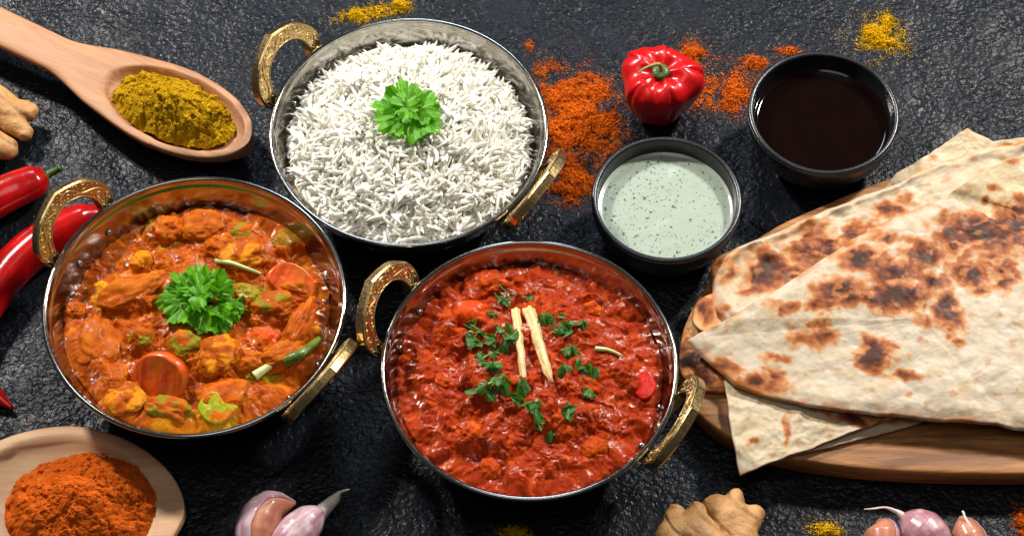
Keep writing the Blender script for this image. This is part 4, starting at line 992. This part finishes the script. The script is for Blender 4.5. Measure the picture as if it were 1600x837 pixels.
def sheet(name, parent, pts, ctr, th, seed, spots, n=360, nr=110, wav=.12, bub=.10, base=(196, 180, 156), smooth=True, origin=None, edge_brown=0., droop=0., pw=.8, rim=0.):
    """a bread layer: outline (px, py, z), centre (px, py, z); a closed skin of thickness th"""
    o = np.array([PZ(*p_) for p_ in pts]); o = resample(o, n, smooth); c = PZ(*ctr)
    rg = np.linspace(0, 2*np.pi, n, endpoint=False)
    j = .10*fbm(np.arange(n)*.05, np.arange(n)*0., 0, seed, 5)
    out = o[:, :2]-c[:2]; out /= np.linalg.norm(out, axis=1)[:, None]; o[:, :2] += out*j[:, None]*1.4
    G, s = polar(o, c, nr, pw); S = np.repeat(s[:, None], n, 1)
    x, y = G[..., 0], G[..., 1]
    zz = G[..., 2]+wav*fbm(x*.35, y*.35, 0, seed+1, 3)*2+bub*fbm(x*1.3, y*1.3, 0, seed+2, 3)+bub*.18*fbm(x*4, y*4, 0, seed+3, 3)
    d1, _, vv = worley(x*.9, y*.9, seed); zz += bub*.9*np.clip(.55-d1, 0, 1)*(vv > .55)
    zz -= droop*sst(.8, 1, S)
    zz += rim*np.exp(-((S-.90)/.06)**2)*(.7+.6*fbm(x*.9, y*.9, 0, seed+70, 2))
    zz += (bub*.3)*np.abs(perlin(x*.8+.6*fbm(x, y, 0, seed+8, 2), y*1.1, 0, seed+6))*2
    rnd = np.sqrt(np.clip(1-np.clip((S-.97)/.03, 0, 1)**2, 0, 1))
    T = np.stack([x, y, zz-th*.5*(1-rnd)], -1); B = np.stack([x, y, zz-th*.5-th*.5*rnd], -1)
    w_spots = [(P(a, b, c[2])[0], P(a, b, c[2])[1], ra/32., rb/28., k) for a, b, ra, rb, k in spots]
    C = bread_col(x, y, seed, w_spots, base)
    if edge_brown:
        e = sst(.9, 1, S)*edge_brown*sst(-.2, .3, fbm(x*1.5, y*1.5, 0, seed+30, 3)); C = C*(1-e[..., None])+np.array(lin(186, 116, 56)[:3])*e[..., None]
    ln = sst(.975, 1, S)*.75*sst(-.35, .15, fbm(x*1.1, y*1.1, 0, seed+33, 3)); C = C*(1-ln[..., None])+np.array(lin(132, 72, 30)[:3])*ln[..., None]
    og = np.array([origin[0], origin[1], 0]); nn = (nr+1)*n
    V = np.concatenate([T.reshape(-1, 3), B.reshape(-1, 3)])-og
    F = np.concatenate([grid_faces(nr+1, n, True), grid_faces(nr+1, n, True)[:, ::-1]+nn, np.stack([np.arange(n)+nr*n, np.arange(n)+nr*n+nn, (np.arange(n)+1) % n+nr*n+nn, (np.arange(n)+1) % n+nr*n], 1)])
    return obj(name, V, F, M['bread'], parent, attrs={'Col': np.concatenate([C.reshape(-1, 3)]*2)})
def naan(label, px, py):
    o = P(px, py, BT); r = empty('flatbread', (o[0], o[1], 0)); tag(r, label, 'flatbread', 'folded flatbreads on the board'); return r, o
# lowest, hanging over the front edge
r, o = naan('pale folded flatbread at the bottom, its corner hanging over the front of the board', 1250, 640)
sheet('lower_layer', r, [(1150,600,1.95),(1165,722,1.95),(1240,710,1.9),(1330,690,1.9),(1450,652,1.95),(1440,600,1.95),(1300,580,1.95)], (1300,640,1.95), .16, 23, [(1400,655,30,14,.6)], 240, 60, .04, .05, (192, 178, 152), True, o)
sheet('upper_layer', r, [(1130,585,2.3),(1140,660,2.25),(1155,743,2.1),(1195,727,2.15),(1260,703,2.15),(1340,672,2.2),(1425,642,2.25),(1420,590,2.3),(1260,560,2.3)], (1250,640,2.3), .16, 27, [(1233,672,9,24,.95),(1175,690,10,8,.7),(1235,695,8,6,.6),(1345,652,40,12,1.0),(1300,640,30,10,.6)], 300, 80, .05, .13, (192, 176, 148), False, o)
# pale one behind
r, o = naan('pale flatbread corner sticking out behind the others at the back of the board', 1480, 260)
sheet('bread_layer', r, [(1375,300,1.95),(1400,272,2.0),(1450,240,2.1),(1512,200,2.3),(1552,220,2.3),(1620,215,2.3),(1640,300,2.2),(1500,340,2.1),(1400,330,2.0)], (1500,270,2.1), .18, 33, [(1455,245,16,9,.5)], 260, 70, .05, .15, (194, 178, 148), False, o)
# brown crisp edge on the left and the second bread
r, o = naan('browned flatbread folded below the top one, its rounded end beside the green sauce', 1250, 420)
sheet('crisp_edge', r, [(1100,475,2.0),(1078,500,2.0),(1062,545,2.0),(1064,585,2.0),(1090,606,2.0),(1135,612,2.0),(1200,605,2.0),(1260,560,2.0),(1200,480,2.0)], (1140,550,2.25), .35, 37, [(1085,560,60,60,1.0),(1120,590,60,40,.8)], 240, 70, .1, .18, (190, 152, 104), True, o, .8)
sheet('middle_layer', r, [(1118,455,2.5),(1082,492,2.45),(1100,520,2.5),(1200,560,2.5),(1400,520,2.5),(1300,420,2.5)], (1200,500,2.5), .25, 39, [(1095,480,30,30,.9)], 200, 60, .1, .12, (196, 164, 120), True, o, .7)
sheet('top_layer', r, [(1113,425,2.75),(1122,398,2.85),(1160,380,2.95),(1215,360,3.0),(1288,326,3.0),(1345,302,3.0),(1400,283,3.05),(1450,258,3.1),(1510,236,3.1),(1560,222,3.15),(1620,212,3.2),(1700,210,3.2),(1700,380,3.0),(1560,470,2.9),(1380,520,2.9),(1200,520,2.9),(1125,495,2.75)], (1360,400,3.0), .34, 41,
      [(1198,418,42,36,1.15),(1275,385,52,46,.95),(1330,365,34,24,.8),(1420,310,30,14,.5),(1440,345,40,18,.85),(1120,412,14,20,.9),(1585,225,36,12,.8),(1350,360,40,26,.6),(1165,400,34,14,.5),(1125,480,20,14,.8),(1250,345,30,10,.4),(1300,395,40,16,1.1),(1240,430,36,16,1.0),(1390,330,30,12,.9),(1180,445,30,14,.8),(1145,425,22,22,.8)], 420, 130, .12, .13, (194, 178, 152), True, o, .7, .2, .75, .34)
# top bread
r, o = naan('large folded flatbread with dark brown blisters on top of the pile', 1400, 480)
sheet('under_layer', r, [(1480,312,3.7),(1500,290,4.1),(1545,262,4.35),(1600,242,4.4),(1700,222,4.4),(1760,400,3.4),(1600,420,3.4),(1500,380,3.4)], (1590,330,3.75), .16, 47, [(1575,262,16,8,.7),(1552,300,9,7,.6),(1590,335,40,30,.9),(1540,318,8,7,.5)], 260, 80, .06, .08, (208, 190, 154), True, o, .3)
sheet('top_layer', r, [(1072,527,3.1),(1130,497,3.5),(1190,463,3.75),(1260,418,3.9),(1330,370,3.95),(1400,335,4.0),(1470,308,4.0),(1500,306,3.75),(1522,325,3.75),(1570,332,3.7),(1640,320,3.7),(1740,330,3.6),(1790,500,3.4),(1740,665,3.0),(1640,672,2.95),(1590,668,2.9),(1560,660,3.0),(1500,655,3.0),(1430,650,3.0),(1350,643,3.0),(1270,632,2.95),(1195,616,2.85),(1150,600,2.8),(1110,568,2.85)], (1440,500,3.55), .26, 53,
      [(1530,365,85,34,1.2),(1590,350,50,50,1.1),(1490,385,30,40,.95),(1345,405,46,26,1.15),(1310,455,50,20,.95),(1400,430,55,34,1.1),(1395,465,60,26,1.15),(1485,485,26,34,1.15),(1515,430,30,24,1.1),(1445,400,50,22,.95),(1380,380,30,18,.9),(1285,480,34,16,.8),(1368,548,36,26,1.25),(1225,480,26,14,.75),(1212,550,24,10,.8),(1270,520,40,20,.75),(1190,585,44,20,.95),(1130,560,40,14,.8),(1165,600,36,14,1.0),(1415,578,26,10,.75),(1535,455,18,10,.7),(1425,615,12,9,.7),(1480,520,10,8,.6),(1500,530,12,9,.6),(1320,635,30,6,.6),(1505,648,8,6,.7),(1440,500,20,12,.8),(1330,470,30,20,.8),(1560,420,30,40,.9),(1460,440,30,20,1.0)], 560, 190, .10, .075, (196, 182, 160), False, o, .8, .12, .8, .08)
